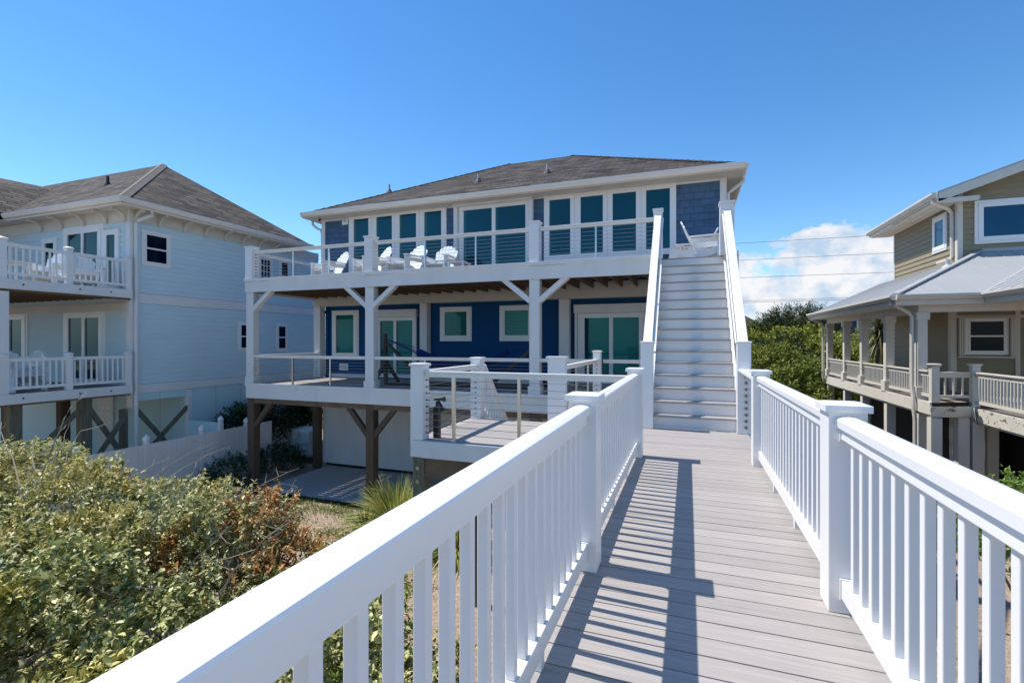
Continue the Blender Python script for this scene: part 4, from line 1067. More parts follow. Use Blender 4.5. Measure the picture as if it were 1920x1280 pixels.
xb((-15.86, 8.66, -.50), (-15.86, 9.55, -2.05)); xb((-15.80, 9.55, -.95), (-15.80, 8.75, -2.15))
xb((-15.85, 9.95, -.78), (-15.85, 10.95, -2.1)); xb((-15.80, 11.50, -.86), (-15.80, 9.95, -2.35))
xb((-15.86, 7.15, -1.9), (-15.86, 8.55, -.5))
# its two decks
for nm, z, lab in (('upper', 2.86, 'upper deck of the pale blue house with white furniture on it'), ('lower', .02, 'lower deck of the pale blue house standing on timber pilings')):
    d = thing('house_deck', lab, 'deck', (-20, 7.5, z))
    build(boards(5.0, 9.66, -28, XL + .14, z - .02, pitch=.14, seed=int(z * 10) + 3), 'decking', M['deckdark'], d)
    build(MB().box(XL + .142, XL + .19, 5.0, 9.69, z - .25, z + .0).box(-28, XL + .19, 4.95, 4.998, z - .25, z), 'fascia', M['trim'], d, bevel=.004)
    bt = MB()
    for y in (5.9, 7.15, 8.35, 9.1): bt.tube([(XL + .19, y, z - .12), (XL + .203, y, z - .12)], .022, 8)
    build(bt, 'bolt', M['black'], d)
    jj = MB(); jj.box(XL + .05, XL + .13, 5.0, 9.66, z - .30, z - .05)
    for x in np.arange(-27.5, XL, .42): jj.box(x - .02, x + .02, 5.0, 9.65, z - .24, z - .048)
    build(jj, 'joists', M['timber'], d)
    if nm == 'upper':
        for x, y in ((XL + .06, 6.78), (-21, 5.2)): build(MB().box(x - .11, x + .11, y - .11, y + .11, .03, z - .31), 'post', M['trim'], d)
    r = thing('deck_railing', {'upper': 'white railing around the upper deck of the pale blue house', 'lower': 'white railing around the lower deck of the pale blue house'}[nm], 'railing', (XL + .1, 8, z))
    ys = [5.05, 6.79, 8.14, 9.60]
    for y in ys:
        p = build(MB().box(XL + .02, XL + .16, y - .07, y + .07, z + .001, z + .94), 'post', M['white'], r, bevel=.004)
        build(MB().lathe((XL + .09, y, z + .94), [(.075, 0), (.115, .012), (.118, .03), (.10, .055), (.05, .075), (.005, .08)], 10), 'cap', M['white'], p, smooth=True)
    for a, b in zip(ys, ys[1:]):
        build(MB().box(XL + .05, XL + .13, a + .07, b - .07, z + .80, z + .885), 'top_rail', M['white'], r, bevel=.006)
        build(MB().box(XL + .06, XL + .12, a + .07, b - .07, z + .10, z + .17), 'bottom_rail', M['white'], r)
        n = int((b - a) / .125); b0 = None
        for i in range(1, n):
            y = a + (b - a) * i / n
            if b0 is None: b0 = build(MB().box(XL + .073, XL + .107, y - .017, y + .017, z + .169, z + .801), 'baluster', M['white'], r); yb = y
            else: q = b0.copy(); COL.objects.link(q); q.parent = r; q.location = (0, y - yb, 0)
# furniture on those decks
def bar_table(label, loc, w=.9, h=.72):
    t_ = small_table(label, loc, None, w, h); t_.name = 'deck_table'; return t_
bar_table('white slatted table on the upper deck of the pale blue house', (-17.3, 7.55, 2.845), .95, .62)
bar_table('white slatted table on the lower deck of the pale blue house', (-17.2, 7.0, .005), .95, .75)
for xy, z, deg, lab in (((-16.9, 8.3), 2.845, 30, 'white slatted chair behind the table on the upper deck of the pale blue house'),
                        ((-16.75, 6.6), 2.845, -60, 'white slatted chair at the near end of the upper deck of the pale blue house'),
                        ((-16.6, 8.95), 2.845, 70, 'white slatted chair nearest the house corner on the upper deck of the pale blue house'),
                        ((-16.6, 7.55), .005, 95, 'white slatted chair beside the table on the lower deck of the pale blue house'),
                        ((-17.6, 7.9), .005, 10, 'white slatted chair set back on the lower deck of the pale blue house')):
    o = copy_tree(ch); place(o, (*xy, z), R(deg), lab); o['group'] = 'white slatted chairs on the decks of the pale blue house'

# ------------------------------------------------------------------ vinyl fence between the houses
fe = thing('vinyl_fence', 'long white board fence between the pale blue house and the shrubs', 'fence', (-13.9, 9, GZ))
fp = MB(); y = 3.0; rng = random.Random(5)
while y < 13.1:
    fp.box(-13.93, -13.91, y, y + .142, GZ, -1.49 + rng.uniform(-.004, .004)); y += .148
build(fp, 'fence_boards', M['fence'], fe, bevel=.006)
build(MB().box(-13.95, -13.931, 3, 13.1, -1.74, -1.65).box(-13.95, -13.931, 3, 13.1, GZ + .15, GZ + .25), 'fence_rail', M['fence'], fe)
def gothic(parent, x, y, z0, z1, w=.125):
    p = build(MB().box(x - w / 2, x + w / 2, y - w / 2, y + w / 2, z0, z1), 'post', M['white'], parent, bevel=.004)
    build(MB().lathe((x, y, z1), [(.085, 0), (.09, .02), (.06, .045), (.085, .075), (.095, .12), (.075, .17), (.035, .215), (.004, .245)], 4 * 3), 'cap', M['white'], p, smooth=True)
for y in (5.77, 7.38, 9.0, 10.6, 12.19): gothic(fe, -13.96, y, GZ, -1.47)
f2 = thing('gate_fence', 'short pale fence panel joining the pale blue house to the long white fence', 'fence', (-15, 11.45, GZ))
fp = MB(); x = -15.74
while x < -14.3: fp.box(x, x + .142, 11.43, 11.45, GZ, -1.30); x += .148
build(fp, 'fence_boards', M['lightbluepanel'], f2); build(MB().box(-15.76, -14.3, 11.451, 11.48, -1.5, -1.40), 'fence_rail', M['fence'], f2)
gothic(f2, -14.22, 11.45, GZ, -1.32)

# ------------------------------------------------------------------ tan house on the right
T_ = thing('porch_house', 'tan clapboard house with a pale metal porch roof and white columns', 'house', (12, 20, GZ))
XR = 8.04
WX = Fac('X', -1, XR); WY = Fac('Y', -1, 19.2); WL = Fac('Y', -1, 19.62)
siding(WX, T_, 19.2, 24.2, 3.3, 6.3, M['tan'], 'upper_side_wall', .17, .032)
siding(WX, T_, 19.62, 24.2, -.3, 3.2, M['tan'], 'lower_side_wall', .17, .032)
siding(WL, T_, XR, 17, -.3, 3.2, M['tan'], 'lower_front_wall', .17, .032)
gwall = MB(); gwall.extrude([(XR, 19.2, 3.4), (18, 19.2, 3.4), (18, 19.2, 6.2), (13, 19.2, 8.0), (XR, 19.2, 6.15)], (0, .12, 0))
build(gwall, 'upper_front_wall', M['tan'], T_)
cc = MB()
for i in range(27):
    a = 3.5 + i * .17; b = a + .17
    x0 = XR if a < 6.0 else XR + (a - 6.0) / .354
    if x0 > 12.5: break
    cc.extrude([(x0, 19.1995, a), (x0, 19.170, a), (x0, 19.196, b), (x0, 19.1995, b)], (26.1 - 2 * x0, 0, 0))
build(cc, 'clapboard_courses', M['tan'], T_)
build(MB().box(18, 18.1, 19.3, 24.2, -.3, 6.3).box(XR, 18, 24.2, 24.3, -.3, 6.2).box(XR, 18, 19.7, 24.2, -.36, -.3), 'rear_wall', M['tan'], T_)
tm = MB(); tm.box(XR - .04, XR + .10, 19.158, 19.198, 3.4, 6.12).box(XR - .041, XR - .001, 19.2, 19.32, 3.4, 6.12).box(XR - .041, XR - .001, 24.1, 24.2, 3.3, 6.1)
tm.box(XR - .042, XR + .12, 19.578, 19.617, -.28, 2.75).box(XR - .042, XR - .001, 19.62, 19.74, -.28, 2.75).box(XR - .026, XR - .001, 24.1, 24.2, -.28, 2.75)
tm.box(XR, 17, 19.575, 19.61, 2.06, 2.16).box(9.62, 9.74, 19.572, 19.612, -.28, 2.75)
build_each(tm, 'corner_board', M['oldwhite'], T_, bevel=.003)
# upper gable roof
GZ0, GS = 5.98, .354; ex = 7.32; rx = 13.0; rz = GZ0 + (rx - ex) * GS
gr = MB()
gr.hexa([(ex, 18.7, GZ0 - .03), (rx, 18.7, rz - .03), (rx, 24.7, rz - .03), (ex, 24.7, GZ0 - .03), (ex, 18.7, GZ0 + .02), (rx, 18.7, rz + .02), (rx, 24.7, rz + .02), (ex, 24.7, GZ0 + .02)])
gr.hexa([(rx, 18.7, rz - .03), (2 * rx - ex, 18.7, GZ0 - .03), (2 * rx - ex, 24.7, GZ0 - .03), (rx, 24.7, rz - .03), (rx, 18.7, rz + .02), (2 * rx - ex, 18.7, GZ0 + .02), (2 * rx - ex, 24.7, GZ0 + .02), (rx, 24.7, rz + .02)])
ur = build(gr, 'upper_roof', M['metalroof'], T_)
bgb = MB()
for sg_ in (1, -1):
    xo = rx - sg_ * (rx - ex)
    bgb.hexa([(xo, 18.70, GZ0 - .31), (rx, 18.70, rz - .31), (rx, 18.735, rz - .31), (xo, 18.735, GZ0 - .31), (xo, 18.70, GZ0 - .031), (rx, 18.70, rz - .031), (rx, 18.735, rz - .031), (xo, 18.735, GZ0 - .031)])
bgb.box(ex - .02, ex + .02, 18.70, 24.7, GZ0 - .22, GZ0 - .035)
bgb.prism(GPROF, (ex - .022, 24.7, GZ0 - .15), (ex - .022, 18.72, GZ0 - .15))
bgb.box(ex + .02, 8.35, 18.70, 18.734, GZ0 - .34, GZ0 - .20)
build(bgb, 'barge_board', M['oldwhite'], T_, bevel=.003)
sf = MB()
for i in range(3):
    x0 = ex + .025 + i * .235; sf.box(x0, x0 + .225, 18.74, 24.6, GZ0 - .26, GZ0 - .225)
sf.box(8.02, 8.4, 18.74, 19.17, GZ0 - .26, GZ0 - .225)
sz = GZ0 + (8.4 - ex) * GS
sf.hexa([(8.4, 18.74, sz - .14), (rx, 18.74, rz - .14), (rx, 19.175, rz - .14), (8.4, 19.175, sz - .14), (8.4, 18.74, sz - .11), (rx, 18.74, rz - .11), (rx, 19.175, rz - .11), (8.4, 19.175, sz - .11)])
build(sf, 'soffit', M['oldwhite'], T_)
build(MB().tube([(7.26, 18.95, 5.92), (7.3, 18.95, 5.72), (7.86, 19.35, 5.55), (7.96, 19.40, 5.42), (7.97, 19.40, 4.05), (7.92, 19.40, 3.96), (7.6, 19.5, 3.84)], .055, 8), 'downspout', M['oldwhite'], T_, smooth=True)
WX, WY, WL = Fac('X', -1, XR - .018), Fac('Y', -1, 19.182), Fac('Y', -1, 19.602)
window(WX, T_, (19.90, 20.74, 4.42, 5.52), [(20.02, 20.62, 4.55, 5.40)], M['glassblue'], casing=(.07, .035))
window(WY, T_, (8.52, 10.6, 4.45, 5.62), [(8.64, 10.48, 4.58, 5.50)], M['glassblue'], casing=(.09, .035), d=.06)
# porch roof
PG = 2.58; PS = .47; gx, gy = 5.3, 15.9
def pz(d): return PG + PS * d
pr = MB()
pr.poly([(gx, 25.8, PG), (gx, gy, PG), (XR, gy + XR - gx, pz(XR - gx)), (XR, 25.8, pz(XR - gx))])
pr.poly([(gx, gy, PG), (7.2, gy, PG), (10.5, 19.2, pz(3.3)), (8.617, 19.2, pz(3.3)), (XR, gy + XR - gx, pz(XR - gx))])
pr.poly([(7.2, 11.5, PG), (10.5, 11.5, pz(3.3)), (10.5, 19.2, pz(3.3)), (7.2, gy, PG)])
pr.poly([(10.5, 11.5, pz(3.3)), (10.5, 19.2, pz(3.3)), (13.8, 19.2, PG), (13.8, 11.5, PG)])
por = build(pr, 'porch_roof', M['metalroof'], T_)
sm = MB()
for y in np.arange(16.2, 25.7, .41):
    k = min(XR - gx, y - gy); sm.bar((gx + .01, y, PG + .006), (gx + k, y, pz(k) + .006), .018, .016)
for x in np.arange(5.6, 10.4, .41):
    k0 = 0 if x < 7.2 else x - 7.2; k1 = min(3.3, x - gx); sm.bar((x, gy + k0 + .01, pz(k0) + .012), (x, gy + k1, pz(k1) + .006), .018, .016)
for y in np.arange(11.7, 18.9, .41):
    k0 = 0 if y < gy else y - gy; sm.bar((7.2 + k0 + .01, y, pz(k0) + .012), (10.5, y, pz(3.3) + .006), .018, .016)
build(sm, 'roof_seam', M['metalroof'], por)
build(MB().bar((gx, gy, PG + .03), (8.617, 19.2, pz(3.317) + .03), .16, .04).bar((7.2, gy, PG + .02), (10.5, 19.2, pz(3.3) + .02), .12, .012).box(8.6, 10.5, 19.14, 19.18, pz(3.3) - .02, pz(3.3) + .08), 'hip_cap', M['metalroof'], por)
build(MB().tube([(7.28, 18.0, 3.3), (7.28, 18.0, 3.78)], .045, 8).lathe((7.28, 18.0, 3.55), [(.16, -.06), (.14, 0), (.05, .07)], 10), 'vent_pipe', M['pipe'], por, smooth=True)
gg = MB().prism(GPROF, (gx - .002, 25.8, PG - .14), (gx - .002, gy, PG - .14)).prism(GPROF, (gx, gy - .002, PG - .14), (7.2, gy - .002, PG - .14)).prism(GPROF, (7.2 - .002, gy - .1, PG - .14), (7.2 - .002, 11.5, PG - .14))
gg.box(gx + .002, gx + .035, gy, 25.8, PG - .28, PG - .01).box(gx + .036, 7.2, gy + .002, gy + .035, PG - .28, PG - .01).box(7.202, 7.235, 11.5, gy - .0, PG - .28, PG - .01)
build(gg, 'porch_gutter', M['oldwhite'], T_, bevel=.004)
build(MB().box(gx + .04, XR, gy + .04, 25.7, PG - .27, PG - .24).box(XR, 10.4, gy + .04, 19.6, PG - .27, PG - .24).box(7.24, 13.7, 11.5, gy, PG - .27, PG - .24), 'porch_ceiling', M['cream'], T_)
build_each(MB().box(5.92, 6.12, 16.2, 25.5, PG - .46, PG - .271).box(6.121, 10, 16.2, 16.42, PG - .46, PG - .2705), 'porch_beam', M['oldwhite'], T_)
for y in (16.33, 18.60, 20.88, 22.95, 25.42):
    c = build(MB().box(5.91, 6.13, y - .11, y + .11, -.26, PG - .46), 'column', M['oldwhite'], T_, bevel=.004)
    build_each(MB().box(5.86, 6.18, y - .16, y + .16, -.258, .08).box(5.87, 6.17, y - .15, y + .15, PG - .67, PG - .461), 'column_trim', M['oldwhite'], c, bevel=.004)
    build(MB().box(5.93, 6.17, y - .12, y + .12, GZ - .2, -.57), 'piling', M['oldwhite'], T_, bevel=.006)
build(MB().tube([(5.28, 16.2, 2.45), (5.3, 16.2, 2.36), (5.72, 16.28, 2.12), (5.80, 16.3, 2.0), (5.80, 16.3, .1), (5.80, 16.2, -.2), (5.80, 16.18, -.5), (5.84, 16.2, -.8), (5.84, 16.2, -2.7)], .048, 8), 'downspout', M['oldwhite'], T_, smooth=True)
build(MB().tube([(5.28, 25.7, 2.45), (5.3, 25.7, 2.36), (5.72, 25.6, 2.15), (5.80, 25.6, 2.0), (5.80, 25.6, -2.7)], .055, 8), 'downspout', M['oldwhite'], T_, smooth=True)
# lower window with folded storm panels
hung(WL, T_, 8.46, 9.38, .98, 2.0, M['glassblack'], cas=.08)
ap = MB()
for x in (8.20, 8.255, 8.31): ap.box(x, x + .045, 19.50, 19.60, .86, 2.04)
for x in (9.48, 9.54): ap.box(x, x + .055, 19.49, 19.60, .86, 2.04)
build_each(ap, 'storm_panel', M['oldwhite'], T_, bevel=.004)
build_each(MB().box(8.16, 9.66, 19.47, 19.605, 2.045, 2.09).box(8.16, 9.66, 19.47, 19.605, .80, .85), 'panel_track', M['oldwhite'], T_)
# open ground level: carport shade put in as near-black sheets
build_each(MB().box(7.35, 7.4, 16.9, 24.6, GZ, -.57).box(7.4, 17, 16.9, 16.95, GZ, -.57).box(8.05, 8.1, 11, 16.9, GZ, -.75), 'ground_shade', M['void'], T_)
for x, y in ((7.2, 16.75), (6.95, 16.7)):  build(MB().box(x - .11, x + .11, y - .11, y + .11, GZ, -.6), 'piling', M['oldwhite'], T_)
# porch deck
pd = thing('porch_deck', 'weathered porch deck of the tan house with peeling white fascia', 'deck', (7, 18, -.26))
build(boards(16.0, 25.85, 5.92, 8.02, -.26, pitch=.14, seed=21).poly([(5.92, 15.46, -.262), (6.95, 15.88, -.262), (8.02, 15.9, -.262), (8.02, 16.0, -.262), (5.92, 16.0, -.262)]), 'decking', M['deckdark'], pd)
build(boards(11.0, 15.88, 6.97, 11, -.40, pitch=.14, seed=22), 'decking', M['deckdark'], pd)
build_each(MB().box(5.88, 5.92, 15.44, 25.9, -.58, -.25).box(5.93, 5.97, 15.5, 25.85, -.64, -.581), 'fascia', M['oldwhite'], pd, bevel=.004)
f_ = MB(); f_.hexa([(5.885, 15.40, -.58), (6.95, 15.835, -.58), (6.95, 15.875, -.58), (5.885, 15.438, -.58), (5.885, 15.40, -.36), (6.95, 15.835, -.36), (6.95, 15.875, -.36), (5.885, 15.438, -.36)])
f_.hexa([(5.895, 15.43, -.64), (6.96, 15.865, -.64), (6.96, 15.9, -.64), (5.895, 15.47, -.64), (5.895, 15.43, -.582), (6.96, 15.865, -.582), (6.96, 15.9, -.582), (5.895, 15.47, -.582)])
build(f_, 'fascia', M['peel'], pd)
build_each(MB().box(6.92, 6.96, 11.0, 15.83, -.74, -.395).box(6.965, 7.0, 11.0, 15.83, -.80, -.742), 'fascia', M['peel'], pd, bevel=.004)
for x, y in ((6.02, 15.55), (7.05, 15.95), (6.75, 15.95), (7.08, 13.0), (7.6, 16.5)): build(MB().box(x - .12, x + .12, y - .12, y + .12, GZ - .2, -.66 if x < 7.03 or y > 15 else -.76), 'piling', M['oldwhite'], pd, bevel=.006)
jj = MB()
for y in np.arange(16.2, 25.8, .42): jj.box(5.98, 8.0, y - .02, y + .02, -.50, -.287)
build(jj, 'joists', M['timber'], pd)
# porch railing
pr_ = thing('porch_railing', 'white porch railing between the columns of the tan house', 'railing', (6, 18, -.26))
def rail_run(th, A, B, z0, zt, sp=.125, name='oldwhite', zb=.12):
    A, B = Vector(A), Vector(B); d = (B - A); n = int(d.length / sp)
    m = M[name]
    build(MB().bar((A.x, A.y, zt - .02), (B.x, B.y, zt - .02), .14, .035).bar((A.x, A.y, zt - .095), (B.x, B.y, zt - .095), .05, .11), 'top_rail', m, th, bevel=.003)
    build(MB().bar((A.x, A.y, z0 + zb + .03), (B.x, B.y, z0 + zb + .03), .06, .07), 'bottom_rail', m, th)
    b0 = None
    for i in range(1, n):
        p = A.lerp(B, i / n)
        if b0 is None: b0 = build(MB().box(p.x - .018, p.x + .018, p.y - .018, p.y + .018, z0 + zb + .064, zt - .15), 'baluster', m, th); p0 = p
        else: q = b0.copy(); COL.objects.link(q); q.parent = th; q.location = (p.x - p0.x, p.y - p0.y, 0)
cs = (15.62, 16.33, 18.60, 20.88, 22.95, 25.42)
for a, b in zip(cs, cs[1:]): rail_run(pr_, (6.0, a + .11, 0), (6.0, b - .11, 0), -.26, .55, .118)
rail_run(pr_, (6.07, 15.57, 0), (6.92, 15.90, 0), -.26, .53, .20)
def newel(th, x, y, z0, z1, w=.17):
    p = build(MB().box(x - w / 2, x + w / 2, y - w / 2, y + w / 2, z0, z1 - .08), 'post', M['oldwhite'], th, bevel=.004)
    build(MB().lathe((x, y, z1 - .08), [(w * .52, 0), (w * .8, .025), (w * .92, .06), (w * .92, .075), (w * .7, .085), (.01, .09)], 12), 'cap', M['oldwhite'], p, smooth=True)
newel(pr_, 6.0, 15.52, -.26, .74); newel(pr_, 7.0, 15.90, -.38, .74)
rail_run(pr_, (7.0, 15.8, 0), (7.0, 12.2, 0), -.40, .53, .125); newel(pr_, 7.0, 12.1, -.38, .74)

# ------------------------------------------------------------------ far houses, wires, pole
def at(px, py, Y):   # a pixel of the photograph on the vertical plane y = Y
    a, b = (px - 960) / 905., -(py - 640) / 905.
    S, C = math.sin(YAW), math.cos(YAW); dx, dy = -S + C * a, C + S * a; k = Y / dy
    return Vector((k * dx, Y, CAMZ + k * b))
fh = thing('navy_house', 'navy blue house with white windows seen beyond the porch columns', 'house', (16, 47, GZ))
build(MB().box(11.0, 24, 46, 52, GZ, 3.3), 'wall', M['navy'], fh)
build(MB().hexa([(10.6, 45.6, 3.3), (24.6, 45.6, 3.3), (24.6, 52.6, 3.3), (10.6, 52.6, 3.3), (15.5, 48.5, 4.0), (22, 48.5, 4.0), (22, 49.5, 4.0), (15.5, 49.5, 4.0)]), 'roof', M['roof'], fh)
FN = Fac('Y', -1, 46)
for u in (11.1, 12.75, 14.55, 16.4): window(FN, fh, (u, u + 1.2, 1.75, 3.15), [(u + .12, u + .55, 1.9, 3.0), (u + .65, u + 1.08, 1.9, 3.0)], M['glassblue'], d=.06)
build(MB().hexa([(11.6, 43.2, .1), (15.6, 43.2, .1), (15.6, 45.9, .1), (11.6, 45.9, .1), (12.4, 44.6, 1.3), (15.6, 44.6, 1.3), (15.6, 45.9, 1.3), (12.4, 45.9, 1.3)]), 'porch_roof', M['metalroof'], fh)
build(MB().box(11.65, 15.6, 43.25, 43.4, -.1, .098), 'porch_fascia', M['white'], fh)
f2_ = thing('distant_house', 'distant grey roofed house just showing above the trees right of the stairs', 'house', (11, 75, GZ))
build(MB().box(-.9, 11, 74, 84, GZ, 2.6), 'wall', M['lightbluepanel'], f2_)
build(MB().hexa([(-1.5, 73.4, 2.6), (11.4, 73.4, 2.6), (11.4, 84.6, 2.6), (-1.5, 84.6, 2.6), (3, 79, 5.9), (6.6, 79, 5.9), (6.6, 79.2, 5.9), (3, 79.2, 5.9)]), 'roof', M['roofgrey'], f2_)
for i, (y0, y1, lab) in enumerate(((456.5, 440.5, 'highest overhead wire crossing the cloud'), (488.5, 474.7, 'second overhead wire from the top crossing the cloud'),
                           (521, 510.8, 'third overhead wire from the top crossing the cloud'), (564.5, 556.0, 'upper of two close overhead wires below the cloud'),
                           (567.5, 559.5, 'lower of two close overhead wires below the cloud'), (599.8, 597.5, 'lowest overhead wire just above the tree tops'))):
    a, b = at(1380, y0, 50), at(1660, y1, 50); d = (b - a)
    pts = [a + d * f + Vector((0, 0, .0)) for f in (-1.5, -.5, 0, .5, 1, 2, 3)]
    mb = MB().tube(pts, .016, 5); c = pts[2]
    o = build(mb, 'overhead_wire', M['wire'], None, origin=tuple(c)); tag(o, lab, 'wire', 'overhead wires beyond the houses')
a = at(1539, 745, 30)
sp = thing('marker_post', 'thin grey pole standing in the grass beside the tan house porch', 'pole', (a.x, a.y, GZ + .1))
build(MB().tube([(a.x, a.y, GZ), (a.x, a.y, -.45)], .045, 8), 'pole', M['pipe'], sp)

# ------------------------------------------------------------------ foreground shrubs
def bush(name, label, cat, blobs, per, m, seed, leaf, twig=.2, nleaf=11, group=None, bark='bark', nst=12, **kw):
    c = blobs[0][0]; b = thing(name, label, cat, (c[0], c[1], GZ), group)
    cl = kw.pop('cl', None)
    foliage('foliage', clumps(blobs, seed + 500, *cl) if cl else blobs, per, m, b, seed, leaf, twig, nleaf, **kw)
    stems('stem', (c[0], c[1], GZ - .05), blobs, M[bark], b, seed, nst)
    return b
G1 = 'shrubs between the boardwalk and the fence'
b1 = bush('dune_shrub', 'large pale silver green shrub at the left edge with bare twigs rising above it', 'shrub', [((-9.9, 3.9, -1.6), (1.7, 1.6, 1.3)), ((-7.75, 4.3, -1.85), (1.7, 1.5, 1.15))], 95, M['silver'], 11, (.078, .038), .22, 12, G1, cl=(2.1, (.26, .52)), inner=.25)
bush('dune_shrub', 'pale leafy shrub in front of the fence at the middle of the shrub bank', 'shrub', [((-6.1, 3.9, -1.95), (1.5, 1.35, 1.2))], 110, M['silver'], 12, (.074, .038), .19, 13, G1, cl=(2.0, (.22, .44)), inner=.1)
bush('dune_shrub', 'dense green shrub at the lower left corner nearest the camera', 'shrub', [((-4.4, 2.05, -1.75), (1.5, 1.15, 1.22)), ((-3.6, .9, -1.7), (1.3, 1.1, 1.15))], 135, M['silverdeep'], 13, (.072, .041), .16, 14, G1, cl=(1.75, (.2, .40)), inner=.08, rough=.18)
bush('dune_shrub', 'mid green shrub under the left balustrade', 'shrub', [((-2.75, 3.3, -2.15), (1.15, 1.25, 1.0)), ((-1.75, 1.9, -2.2), (.85, 1.2, .85))], 130, M['silverdeep'], 14, (.064, .037), .16, 13, G1, cl=(1.9, (.18, .36)), inner=.08, rough=.18)
bush('dune_shrub', 'grey green shrub filling the left side of the bank below the tall shrub', 'shrub', [((-6.9, 2.1, -1.75), (1.6, 1.35, 1.25))], 105, M['silver'], 15, (.076, .04), .18, 13, G1, cl=(1.7, (.22, .44)), inner=.1)
bush('dead_shrub', 'shrub patch with dead rust brown leaves in front of the patio', 'shrub', [((-5.6, 4.75, -1.72), (1.0, .75, .78))], 95, M['dead'], 16, (.095, .034), .22, 10, G1, rough=.2, lowcut=-.3, hang=.8, cl=(3.2, (.18, .34)))
bush('dune_shrub', 'thin pale shrub mixed with the dead brown leaves', 'shrub', [((-5.7, 4.8, -1.7), (1.1, .85, .85))], 100, M['silver'], 17, (.064, .032), .22, 11, G1, rough=.25, cl=(2.2, (.2, .38)))
bush('green_shrub', 'low fresh green shrub at the edge of the bare ground beside the balustrade', 'shrub', [((-4.2, 4.75, -2.25), (.95, .8, .85)), ((-3.6, 4.3, -2.4), (.8, .7, .7))], 130, M['green'], 18, (.06, .027), .17, 12, G1, cl=(3.2, (.18, .36)))
rng = random.Random(8)
def arch(p, q, h, r, n=8, kids=4):
    p, q = Vector(p), Vector(q); pts = [p.lerp(q, i / n) + Vector((rng.uniform(-.02, .02), rng.uniform(-.02, .02), h * math.sin(math.pi * (i / n) * .75))) for i in range(n + 1)]
    tw = MB(); tw.tube(pts, [r * (1 - .75 * i / n) for i in range(n + 1)], 5)
    for k in range(kids):
        a = pts[rng.randint(n // 3, n)]; d = Vector((rng.uniform(-.5, .5), rng.uniform(-.5, .5), rng.uniform(-.25, .35)))
        tw.tube([a, a + d * .35, a + d * .6 + Vector((0, 0, .04))], [r * .4, r * .3, r * .12], 4)
    build(tw, 'bare_branch', M['twig'], b1, smooth=True, fixn=False)
B0 = Vector((-7.9, 3.75, -.95))
for px, py, hh, k in ((155, 763, .28, 6), (128, 812, .12, 4), (150, 822, .15, 5), (0, 800, .10, 3), (60, 835, .08, 3)):
    q = at(px, py, 4.3); arch(B0 + Vector((rng.uniform(-.3, .3), 0, rng.uniform(-.1, .1))), q, hh, .014, 9, k)
for px, py, y in ((700, 930, 5.6), (430, 850, 5.4), (330, 870, 5.0), (590, 890, 5.9), (560, 925, 5.5), (410, 840, 5.6)):
    q = at(min(px, 560), py, y); arch(q + Vector((-.9, -.6, -.55)), q, .15, .008, 7, 5)
for px, py in ((430, 1000), (290, 1130), (340, 940), (520, 1010), (230, 1150), (560, 980)):
    q = at(px, py, 3.3 if py > 1000 else 4.1); arch(q + Vector((-.5, -.2, -.5)), q + Vector((.1, 0, .08)), .1, .011, 7, 4)

# hedge between the houses and the small shrubs by the generator
bush('hedge_shrub', 'dark green shrub behind the white fence between the two houses', 'shrub', [((-15.05, 12.9, -2.1), (.62, .85, .95)), ((-14.85, 14.5, -2.0), (.8, 1.0, 1.0)), ((-14.6, 16.4, -1.9), (1.0, 1.3, 1.15)), ((-14.0, 18.4, -1.8), (1.3, 1.4, 1.3))], 120, M['hedge'], 21, (.10, .05), .28, 10)
bush('hedge_shrub', 'low dark green shrub in front of the generator base', 'shrub', [((-13.2, 12.9, -2.85), (.75, .6, .5))], 150, M['hedge'], 22, (.07, .035), .2, 10)
bush('hedge_shrub', 'dark shrub at the foot of the fence beside the corner piling', 'shrub', [((-13.1, 11.0, -2.8), (.7, .65, .5))], 120, M['hedge'], 23, (.07, .035), .2, 10)
bush('green_shrub', 'bright green shrub low to the right of the boardwalk', 'shrub', [((4.9, 9.2, -1.75), (.8, .9, .95))], 120, M['green'], 24, (.09, .035), .25, 10)

# grasses and yucca by the patio
def clump(name, label, cat, x, y, n, ln, wd, m, seed, **kw):
    c = thing(name, label, cat, (x, y, GZ)); blades('blades', (x, y, GZ), n, ln, wd, M[m], c, seed, **kw); return c
clump('ornamental_grass', 'tall arching straw green grass clump in front of the patio', 'grass clump', -6.6, 10.0, 1300, 1.62, .035, 'straw', 31, droop=.7, base_r=.34, zmin=.1)
clump('ornamental_grass', 'straw green grass clump beyond the platform piling', 'grass clump', -4.6, 9.2, 800, 1.5, .034, 'straw', 32, droop=.7, base_r=.3, zmin=.1)
clump('ornamental_grass', 'low dry grass tuft beside the yucca', 'grass clump', -6.6, 9.3, 300, .9, .02, 'straw', 33, droop=.8, base_r=.12)
clump('yucca', 'small dark green spiky yucca on the mulch', 'yucca', -7.1, 9.45, 90, .68, .035, 'yucca', 34, droop=.12, base_r=.04, zmin=.05)
